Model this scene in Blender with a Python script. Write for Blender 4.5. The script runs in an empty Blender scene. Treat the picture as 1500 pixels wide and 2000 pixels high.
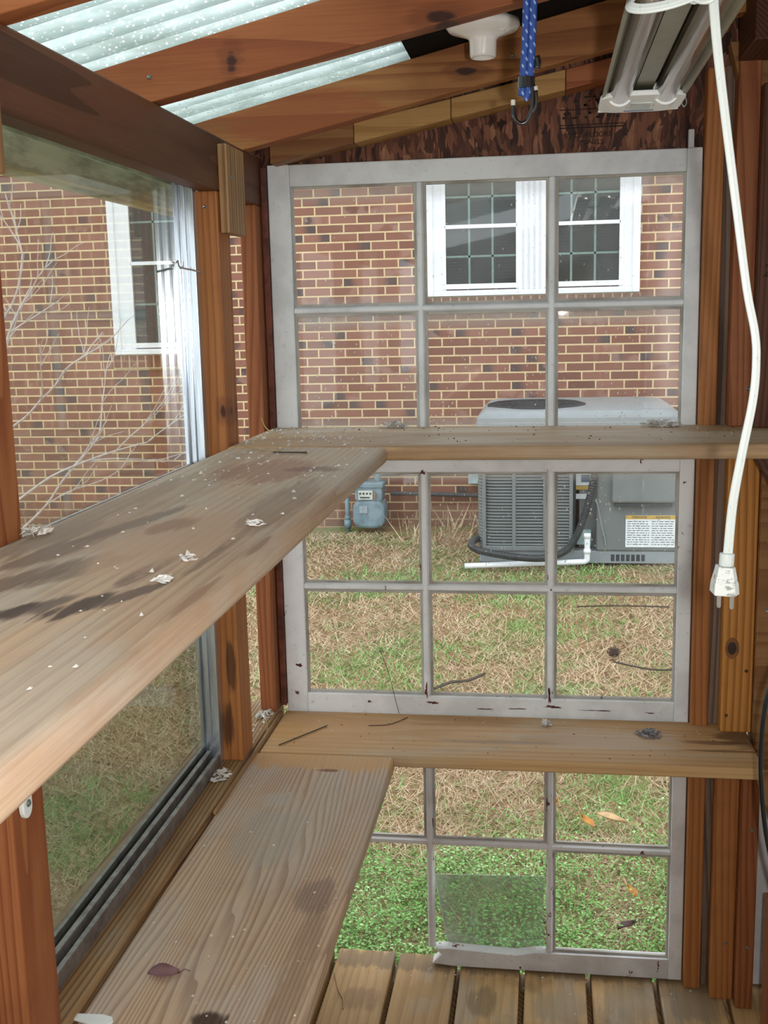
import bpy, math, random
import numpy as np
from mathutils import Vector, Matrix
random.seed(7)
S = 1.1            # layout units -> metres
EYE = 1.335        # camera height above the deck in layout units
SC = bpy.context.scene

# ------------------------------------------------------------------ camera
P_, YW, RL = 0.175538, -0.146872, 0.022781
def cam_axes(p, y, r):
    f = np.array([math.sin(y)*math.cos(p), math.cos(y)*math.cos(p), -math.sin(p)])
    rt = np.array([math.cos(y), -math.sin(y), 0.]); dn = np.cross(f, rt)
    c, s = math.cos(r), math.sin(r)
    return c*rt+s*dn, -s*rt+c*dn, f
RT, DN, FW = cam_axes(P_, YW, RL)
cd = bpy.data.cameras.new('camera'); cam = bpy.data.objects.new('camera', cd)
SC.collection.objects.link(cam); SC.camera = cam
cd.sensor_fit = 'HORIZONTAL'; cd.sensor_width = 36; cd.lens = 2182.18/1500*36
cd.clip_start = 0.02; cd.clip_end = 200
m = Matrix.Identity(4)
for i in range(3):
    m[i][0] = RT[i]; m[i][1] = -DN[i]; m[i][2] = -FW[i]
m[2][3] = EYE*S
cam.matrix_world = m

# ------------------------------------------------------------------ light
SC.view_settings.view_transform = 'Standard'; SC.view_settings.look = 'None'
SC.view_settings.gamma = 1; SC.view_settings.use_curve_mapping = False
SC.view_settings.exposure = 0.62
w = bpy.data.worlds.new('overcast_sky'); SC.world = w; w.use_nodes = True
bg = w.node_tree.nodes['Background']
bg.inputs[0].default_value = (0.90, 0.955, 1.0, 1); bg.inputs[1].default_value = 1.45
fl = bpy.data.lights.new('camera_flash', 'POINT'); fl.energy = 26.0; fl.color = (1.0, 0.97, 0.93)
fl.shadow_soft_size = 0.012
flo = bpy.data.objects.new('camera_flash', fl); SC.collection.objects.link(flo)
flo.location = Vector((0, 0, EYE*S)) + Vector(RT)*0.058 - Vector(DN)*0.004

# ------------------------------------------------------------------ helpers
def srgb(h):
    if isinstance(h, str):
        h = h.lstrip('#'); c = [int(h[i:i+2], 16)/255 for i in (0, 2, 4)]
    else: c = [v/255 for v in h]
    return tuple((v/12.92 if v <= .04045 else ((v+.055)/1.055)**2.4) for v in c)+(1,)

class G:
    def __init__(s, name):
        s.m = bpy.data.materials.new(name); s.m.use_nodes = True
        s.t = s.m.node_tree; s.t.nodes.clear()
        s.out = s.t.nodes.new('ShaderNodeOutputMaterial')
    def n(s, typ, props=None, **inp):
        nd = s.t.nodes.new('ShaderNode'+typ)
        for k, v in (props or {}).items(): setattr(nd, k, v)
        for k, v in inp.items():
            k = k.replace('_', ' ')
            if k.startswith('i') and k[1:].isdigit(): sock = nd.inputs[int(k[1:])]
            else: sock = nd.inputs[k]
            s.set(sock, v)
        return nd
    def set(s, sock, v):
        if isinstance(v, bpy.types.NodeSocket): s.t.links.new(v, sock)
        elif isinstance(v, bpy.types.Node): s.t.links.new(v.outputs[0], sock)
        else: sock.default_value = v
    def math(s, op, a, b=0.0, c=0.0, clamp=False):
        return s.n('Math', {'operation': op, 'use_clamp': clamp}, i0=a, i1=b, i2=c).outputs[0]
    def vmath(s, op, a, b=(0, 0, 0)):
        return s.n('VectorMath', {'operation': op}, i0=a, i1=b).outputs[0]
    def mix(s, f, a, b, typ='MIX'):
        nd = s.n('MixRGB', {'blend_type': typ}); s.set(nd.inputs[0], f); s.set(nd.inputs[1], a); s.set(nd.inputs[2], b)
        return nd.outputs[0]
    def noise(s, vec, scale, detail=3, rough=.5, dist=0.0):
        return s.n('TexNoise', Vector=vec, Scale=scale, Detail=detail, Roughness=rough, Distortion=dist).outputs[0]
    def ramp(s, f, stops, interp='LINEAR'):
        nd = s.n('ValToRGB'); cr = nd.color_ramp; cr.interpolation = interp
        while len(cr.elements) < len(stops): cr.elements.new(.5)
        for e, (p, c) in zip(cr.elements, stops):
            e.position = p; e.color = c if len(c) == 4 else tuple(c)+(1,)
        s.set(nd.inputs[0], f); return nd.outputs[0]
    def step(s, f, lo, hi):
        return s.n('MapRange', {'interpolation_type': 'SMOOTHSTEP'}, i0=f, i1=lo, i2=hi, i3=0.0, i4=1.0).outputs[0]
    def layout_pos(s):   # world position expressed in layout units
        p = s.n('NewGeometry').outputs['Position']
        return s.vmath('SUBTRACT', s.vmath('SCALE_', p) if False else s.n('VectorMath', {'operation': 'MULTIPLY'}, i0=p, i1=(1/S,)*3).outputs[0], (0, 0, EYE))
    def sep(s, v):
        return s.n('SeparateXYZ', i0=v).outputs
    def comb(s, x, y, z):
        return s.n('CombineXYZ', i0=x, i1=y, i2=z).outputs[0]
    def objv(s, rnd=True):
        v = s.n('TexCoord').outputs['Object']
        if rnd:
            r = s.n('ObjectInfo').outputs['Random']
            v = s.vmath('ADD', v, s.comb(s.math('MULTIPLY', r, 17.3), s.math('MULTIPLY', r, 31.7), s.math('MULTIPLY', r, 11.1)))
        return v
    def bump(s, h, strength=.3, dist=.002):
        return s.n('Bump', Strength=strength, Distance=dist, Height=h).outputs[0]
    def done(s, col, rough=.6, normal=None, metal=0.0, spec=.5, **kw):
        b = s.n('BsdfPrincipled')
        s.set(b.inputs['Base Color'], col); s.set(b.inputs['Roughness'], rough); s.set(b.inputs['Metallic'], metal)
        b.inputs['Specular IOR Level'].default_value = spec
        if normal is not None: s.set(b.inputs['Normal'], normal)
        for k, v in kw.items(): s.set(b.inputs[k.replace('_', ' ')], v)
        s.t.links.new(b.outputs[0], s.out.inputs[0]); return s.m

def plain(name, col, rough=.5, metal=0.0, var=.12, scale=30, spec=.5):
    g = G(name); v = g.objv(); n = g.noise(v, scale, 4)
    c = srgb(col); d = tuple(x*(1-var*2) for x in c[:3])+(1,)
    return g.done(g.mix(g.step(n, .35, .7), d, c), rough, g.bump(n, .08), metal, spec)

def wood(name, light, mid, dark, axis='z', cell=1.0, rough=.6, knots=True, stains=None, grey=None, ringk=26, groove=.35, contrast=1.0, grime=.3, lin=90, plane='xy'):
    g = G(name); v = g.objv()
    sc = {'x': (.07, 1, 1), 'y': (1, .07, 1), 'z': (1, 1, .07)}[axis]
    st = g.vmath('MULTIPLY', v, sc)
    low = g.noise(st, 5.5*cell, 2, .45, .3)
    cr = g.vmath('MULTIPLY', g.vmath('MULTIPLY', v, {'x': (0, 1, 1), 'y': (1, 0, 1), 'z': (1, 1, 0)}[axis]), (1, .55, .8))
    cx_, cy_, cz_ = g.sep(cr)
    cs = g.math('MULTIPLY', g.math('ADD', cx_, g.math('ADD', cy_, cz_)), lin*cell)
    ringv = g.math('FRACT', g.math('ADD', cs, g.math('MULTIPLY', low, ringk*.6)))
    ring = g.step(ringv, .35, 1.0)          # slow rise, sudden drop: growth rings
    fine = g.noise(g.vmath('MULTIPLY', v, tuple(.35*a if a < 1 else a for a in sc)), 330*cell, 3, .6)
    wide = g.noise(st, 14*cell, 3, .5)
    f = g.math('ADD', g.math('MULTIPLY', ring, .50*contrast), g.math('ADD', g.math('MULTIPLY', fine, .35), g.math('MULTIPLY', wide, .45)))
    f = g.math('SUBTRACT', f, .18)
    col = g.ramp(f, [(.12, srgb(light)), (.45, srgb(mid)), (.95, srgb(dark))])
    if knots:
        kv = g.vmath('MULTIPLY', v, {'x': (.45, 1, 1), 'y': (1, .45, 1), 'z': (1, 1, .45)}[axis])
        vo = g.n('TexVoronoi', {'feature': 'F1'}, Vector=kv, Scale=4.2*cell, Randomness=1.0)
        d = g.math('ADD', vo.outputs['Distance'], g.math('MULTIPLY', g.noise(v, 40, 2), .03))
        k1 = g.math('SUBTRACT', 1.0, g.step(d, .045, .085))
        halo = g.math('SUBTRACT', 1.0, g.step(d, .08, .22))
        col = g.mix(g.math('MULTIPLY', halo, .35), col, srgb(mid))
        dk = tuple(x*.35 for x in srgb(dark)[:3])+(1,)
        col = g.mix(g.math('MULTIPLY', k1, .85), col, dk)
    gr = g.noise(v, 7, 4, .6)
    dk2 = tuple(x*.55 for x in srgb(dark)[:3])+(1,)
    col = g.mix(g.math('MULTIPLY', g.step(gr, .5, .8), grime), col, dk2)
    if grey:
        gn = g.noise(g.vmath('MULTIPLY', v, tuple(.3 if a < 1 else a for a in sc)), 9, 4, .6)
        gc = g.mix(g.math('MULTIPLY', ring, .55*contrast), srgb(grey[0]), srgb(grey[1]))
        gc = g.mix(g.math('MULTIPLY', g.step(fine, .45, .7), .35), gc, srgb(grey[1]))
        col = g.mix(g.math('MULTIPLY', g.step(gn, grey[2], grey[2]+.2), grey[3]), col, gc)
    if stains:
        lp = g.layout_pos(); X, Y, Z = g.sep(lp)
        if plane == 'xz': Y = Z
        if plane == 'yz': X, Y = Y, Z
        stretch = {'y': (15, 1.8, 15), 'x': (1.8, 15, 15), 'z': (15, 15, 1.8)}[axis]
        n1 = g.math('SUBTRACT', g.noise(g.vmath('MULTIPLY', lp, stretch), 3.3, 4, .6), .5)
        n2 = g.math('SUBTRACT', g.noise(g.vmath('MULTIPLY', lp, stretch), 9, 4, .65), .5)
        for (cx, cy, rx, ry, c, amt, *sk) in stains:
            k = sk[0] if sk else 0
            dx = g.math('SUBTRACT', X, cx); dy = g.math('SUBTRACT', Y, cy)
            if k: dx = g.math('SUBTRACT', dx, g.math('MULTIPLY', dy, k))
            d2 = g.math('ADD', g.math('POWER', g.math('ABSOLUTE', g.math('DIVIDE', dx, rx)), 2.0), g.math('POWER', g.math('ABSOLUTE', g.math('DIVIDE', dy, ry)), 2.0))
            d2 = g.math('ADD', d2, g.math('ADD', g.math('MULTIPLY', n1, 2.6), g.math('MULTIPLY', n2, 2.0)))
            mk = g.math('SUBTRACT', 1.0, g.step(d2, .35, 1.25))
            col = g.mix(g.math('MULTIPLY', mk, amt), col, srgb(c))
    h = g.math('ADD', g.math('MULTIPLY', ring, -.6*contrast), g.math('MULTIPLY', fine, -.5))
    return g.done(col, rough, g.bump(h, groove, .0012), 0, .35)

# ------------------------------------------------------------------ mesh builder
ORG = {}
class MB:
    def __init__(s): s.v = []; s.f = []; s.mi = []; s.cur = 0
    def add(s, vs, fs):
        b = len(s.v); s.v += [tuple(map(float, p)) for p in vs]
        s.f += [tuple(b+i for i in f) for f in fs]; s.mi += [s.cur]*len(fs); return s
    def box(s, x0, x1, y0, y1, z0, z1):
        return s.hexa([(x0, y0, z0), (x1, y0, z0), (x1, y1, z0), (x0, y1, z0), (x0, y0, z1), (x1, y0, z1), (x1, y1, z1), (x0, y1, z1)])
    def hexa(s, p):
        return s.add(p, [(0, 3, 2, 1), (4, 5, 6, 7), (0, 1, 5, 4), (1, 2, 6, 5), (2, 3, 7, 6), (3, 0, 4, 7)])
    def prism(s, pts, axis, a, b):
        n = len(pts)
        def mk(u, v, t): return {'y': (u, t, v), 'x': (t, u, v), 'z': (u, v, t)}[axis]
        vs = [mk(u, v, a) for u, v in pts]+[mk(u, v, b) for u, v in pts]
        fs = [tuple(range(n))[::-1], tuple(range(n, 2*n))]+[(i, (i+1) % n, n+(i+1) % n, n+i) for i in range(n)]
        return s.add(vs, fs)
    def sweep(s, pts, prof, up=(0, 0, 1), cap=True, scales=None, twist=None):
        pts = [Vector(p) for p in pts]; n = len(prof); vs = []; L = len(pts)
        ref = Vector(up)
        for i, p in enumerate(pts):
            t = (pts[min(i+1, L-1)]-pts[max(i-1, 0)]).normalized()
            a = t.cross(ref)
            if a.length < 1e-4: a = t.cross(Vector((1, 0.01, 0)))
            a.normalize(); b = a.cross(t).normalized(); ref = b
            k = scales[i] if scales else 1
            tw = twist[i] if twist else 0; c_, s_ = math.cos(tw), math.sin(tw)
            for (u, v) in prof:
                uu, vv = u*c_-v*s_, u*s_+v*c_
                vs.append(p+a*uu*k+b*vv*k)
        fs = [(i*n+j, i*n+(j+1) % n, (i+1)*n+(j+1) % n, (i+1)*n+j) for i in range(L-1) for j in range(n)]
        if cap: fs += [tuple(range(n))[::-1], tuple(range((L-1)*n, L*n))]
        return s.add(vs, fs)
    def tube(s, pts, r, n=12, scales=None):
        return s.sweep(pts, [(r*math.cos(2*math.pi*i/n), r*math.sin(2*math.pi*i/n)) for i in range(n)], scales=scales)
    def lathe(s, prof, c, axis='z', n=32):
        vs = []
        for (r, h) in prof:
            for i in range(n):
                a = 2*math.pi*i/n; u, v = r*math.cos(a), r*math.sin(a)
                vs.append({'z': (c[0]+u, c[1]+v, c[2]+h), 'y': (c[0]+u, c[1]+h, c[2]+v), 'x': (c[0]+h, c[1]+u, c[2]+v)}[axis])
        L = len(prof)
        fs = [(i*n+j, i*n+(j+1) % n, (i+1)*n+(j+1) % n, (i+1)*n+j) for i in range(L-1) for j in range(n)]
        fs += [tuple(range(n))[::-1], tuple(range((L-1)*n, L*n))]
        return s.add(vs, fs)
    def build(s, name, mats, parent=None, bevel=0, smooth=False, label=None, org=None, seg=2):
        if not isinstance(mats, (list, tuple)): mats = [mats]
        a = np.array(s.v)
        if parent is not None: o3 = ORG[parent.name]
        elif org is not None: o3 = np.array(org, float)
        else:
            lo, hi = a.min(0), a.max(0); o3 = np.array([(lo[0]+hi[0])/2, (lo[1]+hi[1])/2, lo[2]])
        me = bpy.data.meshes.new(name)
        me.from_pydata(((a-o3)*S).tolist(), [], s.f)
        for mt in mats: me.materials.append(mt)
        if len(mats) > 1: me.polygons.foreach_set('material_index', s.mi)
        me.update()
        import bmesh
        bm = bmesh.new(); bm.from_mesh(me); bmesh.ops.recalc_face_normals(bm, faces=bm.faces); bm.to_mesh(me); bm.free()
        o = bpy.data.objects.new(name, me); SC.collection.objects.link(o)
        if parent is not None: o.parent = parent
        else: o.location = (o3[0]*S, o3[1]*S, (o3[2]+EYE)*S)
        ORG[o.name] = o3
        if smooth: me.polygons.foreach_set('use_smooth', [True]*len(me.polygons))
        if bevel:
            md = o.modifiers.new('bevel', 'BEVEL'); md.width = bevel*S; md.segments = seg; md.limit_method = 'ANGLE'; md.angle_limit = math.radians(40)
        if label: o['label'] = label
        return o
def tag(o, label, cat, group=None):
    o['label'] = label; o['category'] = cat
    if group: o['group'] = group
    return o
def struct(o): o['kind'] = 'structure'; return o
def stuff(o, label, cat): tag(o, label, cat); o['kind'] = 'stuff'; return o
def thing(name, label, cat, loc, group=None):
    o = bpy.data.objects.new(name, None); SC.collection.objects.link(o)
    o.empty_display_size = .03
    o.location = (loc[0]*S, loc[1]*S, (loc[2]+EYE)*S); ORG[o.name] = np.array(loc, float)
    return tag(o, label, cat, group)
def dup(root, loc, label=None, group=None):
    r = root.copy(); SC.collection.objects.link(r)
    r.location = (loc[0]*S, loc[1]*S, (loc[2]+EYE)*S); ORG[r.name] = np.array(loc, float)
    if label: r['label'] = label
    if group: r['group'] = group
    for ch in [c for c in bpy.data.objects if c.parent == root]:
        c = ch.copy(); SC.collection.objects.link(c); c.parent = r
        for g2 in [q for q in bpy.data.objects if q.parent == ch]:
            d = g2.copy(); SC.collection.objects.link(d); d.parent = c
    return r
def text_mesh(name, body, size, loc, rot, mat, parent, align='CENTER', depth=.0004, shear=0):
    cu = bpy.data.curves.new(name, 'FONT'); cu.body = body; cu.size = size*S; cu.align_x = align; cu.extrude = depth; cu.shear = shear
    t = bpy.data.objects.new('tmp', cu); SC.collection.objects.link(t)
    dg = bpy.context.evaluated_depsgraph_get(); dg.update()
    me = bpy.data.meshes.new_from_object(t.evaluated_get(dg)); bpy.data.objects.remove(t)
    me.materials.clear(); me.materials.append(mat)
    o = bpy.data.objects.new(name, me); SC.collection.objects.link(o); o.parent = parent
    po = ORG[parent.name]
    o.location = tuple((loc[i]-po[i])*S for i in range(3)); o.rotation_euler = rot
    return o

def ss(t): return t*t*(3-2*t)
_r = np.random.RandomState(3)
_tab = _r.rand(64, 64)
def vnoise(x, y, sc):
    x = np.asarray(x)*sc+100; y = np.asarray(y)*sc+100
    xi, yi = np.floor(x).astype(int), np.floor(y).astype(int); fx, fy = ss(x-xi), ss(y-yi)
    t = lambda a, b: _tab[a % 64, b % 64]
    return (t(xi, yi)*(1-fx)+t(xi+1, yi)*fx)*(1-fy)+(t(xi, yi+1)*(1-fx)+t(xi+1, yi+1)*fx)*fy
def gz(x, y):   # ground height
    k = np.clip((np.asarray(y)-2.0)/6.0, 0, 1)
    return -1.495+0.022*np.clip(x, -4, 2)*k-.01*k

# ------------------------------------------------------------------ materials
W_post = wood('post_wood', '#b0743f', '#93592c', '#6a3617', 'z', ringk=14, cell=1.3, contrast=.5, lin=60)
W_postR = wood('post_wood_red', '#9a6038', '#824624', '#5c2a12', 'z', ringk=20, cell=1.3, contrast=.6, lin=60)
W_raft = wood('rafter_wood', '#a3633a', '#864622', '#562611', 'x', ringk=12, contrast=.5, lin=24, cell=.9)
KN = lambda x, z, a=.011, b=.007: [(x, z, a*3.2, b*2.6, '#5f2f16', .45), (x, z, a*1.3, b*1.2, '#2f150c', .9)]
W_raftk = wood('knotted_rafter_wood', '#a3633a', '#864622', '#562611', 'x', ringk=12, contrast=.5, lin=24, cell=.9, knots=False, plane='xz', stains=KN(-.423, .336, .007, .013)+KN(-.138, .381, .016, .008))
W_raftb = wood('brown_rafter_wood', '#a5703f', '#8a5429', '#5c3116', 'x', ringk=14, contrast=.6, lin=30, cell=.9, knots=False, plane='xz', stains=[(-.42, .33, .16, .06, '#8f4522', .6)]+KN(-.139, .401, .014, .006))
W_postk = wood('knotted_post_wood', '#b0743f', '#93592c', '#6a3617', 'z', ringk=14, cell=1.3, contrast=.5, lin=60, knots=False, plane='xz', stains=KN(-.537, -.157, .005, .011)+[(-.545, -.60, .010, .05, '#3a2010', .75), (-.556, -.71, .012, .05, '#3a2010', .8)])
W_raft2 = wood('rafter_wood_brown', '#946b40', '#7a4f2a', '#502c14', 'x', ringk=14, contrast=.45, lin=30)
W_beam = wood('beam_wood', '#67402a', '#4c2c1a', '#341e12', 'y', ringk=14, contrast=.6, lin=10)
W_dark = wood('dark_board_wood', '#633821', '#4c2a18', '#31190d', 'z', ringk=30)
W_darkx = wood('dark_ledger_wood', '#5c3620', '#432614', '#27150b', 'y', ringk=20)
W_block = wood('block_wood', '#b88f58', '#9c743e', '#6e4a22', 'x', ringk=12, contrast=.4, lin=30)
W_cleat = wood('weathered_block_wood', '#b08a5e', '#8f6a44', '#5e3e22', 'z', ringk=20, groove=.8)
W_sill = wood('sill_wood', '#a08058', '#7e5e3c', '#4b331e', 'y', ringk=14, grey=('#9a8c76', '#5c4a36', .5, .6))
dst = [(-.2, 2.12, .9, .035, '#5f5140', .6), (-.36, 1.98, .05, .04, '#8a6a48', .6), (-.12, 2.0, .03, .05, '#6b5a40', .6), (.03, 2.0, .06, .06, '#8f8066', .6), (.29, 2.04, .06, .08, '#7a6f5c', .7), (.16, 2.02, .05, .07, '#85785f', .6), (-.24, 2.02, .05, .03, '#a8834f', .6)]
W_deck = wood('deck_wood', '#c09d6c', '#a38050', '#745433', 'y', ringk=10, knots=True, grey=('#a79883', '#7a674e', .48, .7), grime=.75, contrast=.35, lin=40, stains=dst)
W_knot = wood('knotty_board_wood', '#c58a44', '#a96e2e', '#85501c', 'z', ringk=16, cell=.9)
W_gap = wood('grey_strip_wood', '#8a7464', '#6e5a4c', '#4a3a30', 'z', ringk=24, knots=False)

ustains = [(-.387, 1.50, .085, .13, '#8f5a3e', .60), (-.32, 1.52, .04, .03, '#6b4436', .6),
 (-.350, .775, .016, .045, '#46332a', .95, .25), (-.393, .755, .014, .030, '#43322c', .95, .3), (-.375, .775, .012, .05, '#54423a', .8, .3),
 (-.322, .815, .011, .045, '#5a463c', .85, .3), (-.338, .90, .012, .07, '#6a5244', .8, .1), (-.43, .87, .02, .10, '#655042', .8, .3),
 (-.40, .89, .018, .08, '#6f5846', .7, .35), (-.455, .97, .02, .10, '#665243', .8, .2), (-.30, 1.0, .008, .12, '#6a503e', .7, .0),
 (-.36, 1.03, .075, .16, '#b8957a', .75), (-.424, 1.14, .015, .12, '#6a5546', .7, .2), (-.385, 1.10, .02, .05, '#8a6248', .6, .1),
 (-.49, 1.2, .03, .3, '#7a6553', .55), (-.30, 1.25, .03, .2, '#7a6250', .5), (-.268, .80, .006, .08, '#80573a', .6), (-.268, 1.0, .006, .06, '#7d5232', .6), (-.265, .62, .006, .1, '#9a7450', .4), (-.46, 1.3, .05, .5, '#8a6e58', .35)]
W_ushelf = wood('weathered_shelf_wood', '#bfa285', '#a0826a', '#7a604c', 'y', ringk=14, knots=False, lin=70, stains=ustains,
                grey=('#b5a898', '#8f7e6c', .42, .7), groove=.4, contrast=.32, grime=.2)
fstains = [(-.30, 1.9, .14, .12, '#927158', .5), (.05, 1.80, .35, .03, '#8a6a4e', .4), (-.12, 1.95, .1, .05, '#a37f52', .5)]
W_fshelf = wood('window_shelf_wood', '#c0a078', '#a58360', '#7d5a3c', 'x', ringk=16, knots=False, stains=fstains,
                grey=('#c6b9a4', '#a08d76', .42, .7), groove=.3, contrast=.3, grime=.2, lin=60)
lstains = [(-.31, 1.39, .03, .05, '#6d5a55', .5), (-.40, 1.855, .22, .045, '#c49a66', .9), (-.378, 1.812, .022, .006, '#7c5030', .9),
           (-.44, 1.69, .04, .03, '#b3aaa0', .6), (-.377, 1.106, .022, .018, '#3f2a1e', .95), (-.30, 1.2, .02, .2, '#7d6048', .5), (-.42, 1.55, .06, .1, '#a59c92', .5)]
W_lshelf = wood('grooved_shelf_wood', '#cbae92', '#b0937a', '#80634f', 'y', cell=1.0, lin=125, ringk=44, knots=False, stains=lstains,
                grey=('#bbb0a4', '#8a786d', .42, .6), groove=.6, contrast=.85, grime=.15)
lfst = [(-.40, 2.0, .14, .1, '#b98c58', .6), (.36, 2.03, .05, .05, '#5a3c28', .8), (.30, 2.0, .06, .012, '#6b4a34', .7), (.33, 1.96, .08, .006, '#6b4a34', .7),
        (-.15, 2.07, .12, .03, '#a37b4e', .6), (.1, 2.0, .15, .06, '#b8aa98', .5), (-.1, 1.97, .15, .01, '#8b7a68', .5)]
W_lfshelf = wood('low_window_shelf_wood', '#c7a172', '#ab8355', '#80592f', 'x', ringk=18, knots=False, stains=lfst,
                 grey=('#b4a792', '#8c7a64', .5, .6), groove=.3, contrast=.3, grime=.15, lin=60)

def peeling(name, base, chips, amount, under='#6b3e30'):
    g = G(name); v = g.objv()
    n = g.noise(v, 9, 5, .6); n2 = g.noise(g.vmath('MULTIPLY', v, (1, 1, .5)), 26, 5, .65)
    col = g.mix(g.step(n, .4, .7), srgb(base), srgb(chips))
    crack = g.noise(g.vmath('MULTIPLY', v, (1, 1, 1)), 90, 3)
    col = g.mix(g.math('MULTIPLY', g.step(crack, .62, .75), .25), col, srgb('#8a8078'))
    mk = g.step(n2, 1-amount, 1-amount+.02)
    col = g.mix(mk, col, srgb(under))
    return g.done(col, .55, g.bump(g.math('SUBTRACT', n, g.math('MULTIPLY', mk, .5)), .25, .002), 0, .4)
M_paint = peeling('white_sash_paint', '#e3e7ea', '#ced2d5', .24)
M_paint2 = peeling('flaking_sash_paint', '#eaedf0', '#d5d7d9', .34)
M_paint3 = peeling('worn_sash_paint', '#e2e3e4', '#c9c6c5', .37)

def glassmat(name, dirt=.2, haze=.03, tint=(1, 1, 1), refl=.8, speck=150, lo=None):
    g = G(name); v = g.objv()
    lp = g.layout_pos(); X, Y, Z = g.sep(lp)
    tr = g.n('BsdfTransparent', Color=tint+(1,))
    gl = g.n('BsdfGlossy', Color=(1, 1, 1, 1), Roughness=.02)
    fr = g.n('Fresnel', IOR=1.5)
    m1 = g.n('MixShader', i0=g.math('MULTIPLY', fr, refl), i1=tr, i2=gl)
    vo = g.n('TexVoronoi', {'feature': 'F1'}, Vector=g.vmath('MULTIPLY', v, (1, 1, .55)), Scale=speck)
    dots = g.math('SUBTRACT', 1.0, g.step(vo.outputs['Distance'], .16, .24))
    sel = g.step(g.n('TexWhiteNoise', {'noise_dimensions': '3D'}, Vector=vo.outputs['Position']).outputs['Value'], 1-dirt, 1-dirt+.02)
    dens = g.step(g.noise(v, 6, 3), .4, .65)
    film = g.math('MULTIPLY', g.step(g.noise(v, 5, 4, .6), .35, .8), haze*2)
    film = g.math('ADD', film, haze*.6)
    if lo:
        e = 0.0
        for (zc, wd, am) in lo:
            e = g.math('ADD', e, g.math('MULTIPLY', g.math('SUBTRACT', 1.0, g.step(g.math('ABSOLUTE', g.math('SUBTRACT', Z, zc)), 0.0, wd)), am))
        film = g.math('ADD', film, g.math('MULTIPLY', e, g.math('ADD', .4, g.noise(v, 30, 4, .7))))
    f = g.math('MAXIMUM', g.math('MULTIPLY', g.math('MULTIPLY', dots, sel), g.math('ADD', .15, dens)), film, clamp=True)
    df = g.n('BsdfDiffuse', Color=srgb('#d8dad6'))
    m2 = g.n('MixShader', i0=f, i1=m1, i2=df)
    g.t.links.new(m2.outputs[0], g.out.inputs[0]); return g.m
M_gl1 = glassmat('speckled_glass_upper', .10, .035, lo=[(.225, .03, .22), (.012, .03, .2), (-.005, .03, .3), (-.21, .02, .2)])
M_gl1b = glassmat('speckled_glass_lower', .30, .045, lo=[(-.005, .035, .3), (-.21, .02, .2)])
M_gl2 = glassmat('speckled_glass_middle', .22, .02, lo=[(-.305, .02, .3)])
M_gl2b = glassmat('clean_glass', .04, .01)
M_gl3 = glassmat('hazy_leaning_glass', .05, .24, tint=(.74, .86, .74), refl=1.0)
M_storm = glassmat('storm_window_glass', .02, .006, tint=(.95, .97, .95), refl=.30)

M_scr = glassmat('fine_insect_screen', .01, .006, tint=(.76, .78, .75), refl=.15)
M_alu = (lambda g: g.done(g.mix(g.step(g.noise(g.vmath('MULTIPLY', g.objv(), (1, 1, .1)), 60, 4), .3, .7), srgb('#d3dae2'), srgb('#b0b8c2')), .2, None, .75))(G('aluminium'))
M_alud = (lambda g: g.done(g.mix(g.step(g.noise(g.objv(), 40, 5, .7), .35, .7), srgb('#948f8c'), srgb('#6d6765')), .42, None, .6))(G('dusty_aluminium'))
M_rubber = plain('dark_gasket', '#2c2f33', .6)
M_screw = plain('screw_metal', '#8d9794', .35, .8)
M_olive = (lambda g: g.done(g.mix(g.step(g.noise(g.vmath('MULTIPLY', g.objv(), (1, .2, 1)), 20, 5, .7), .4, .65), srgb('#cdc6a4'), srgb('#8f886c')), .7))(G('reflection_olive_trim'))  # streaked olive for the board that stands in for the beam reflection

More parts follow.
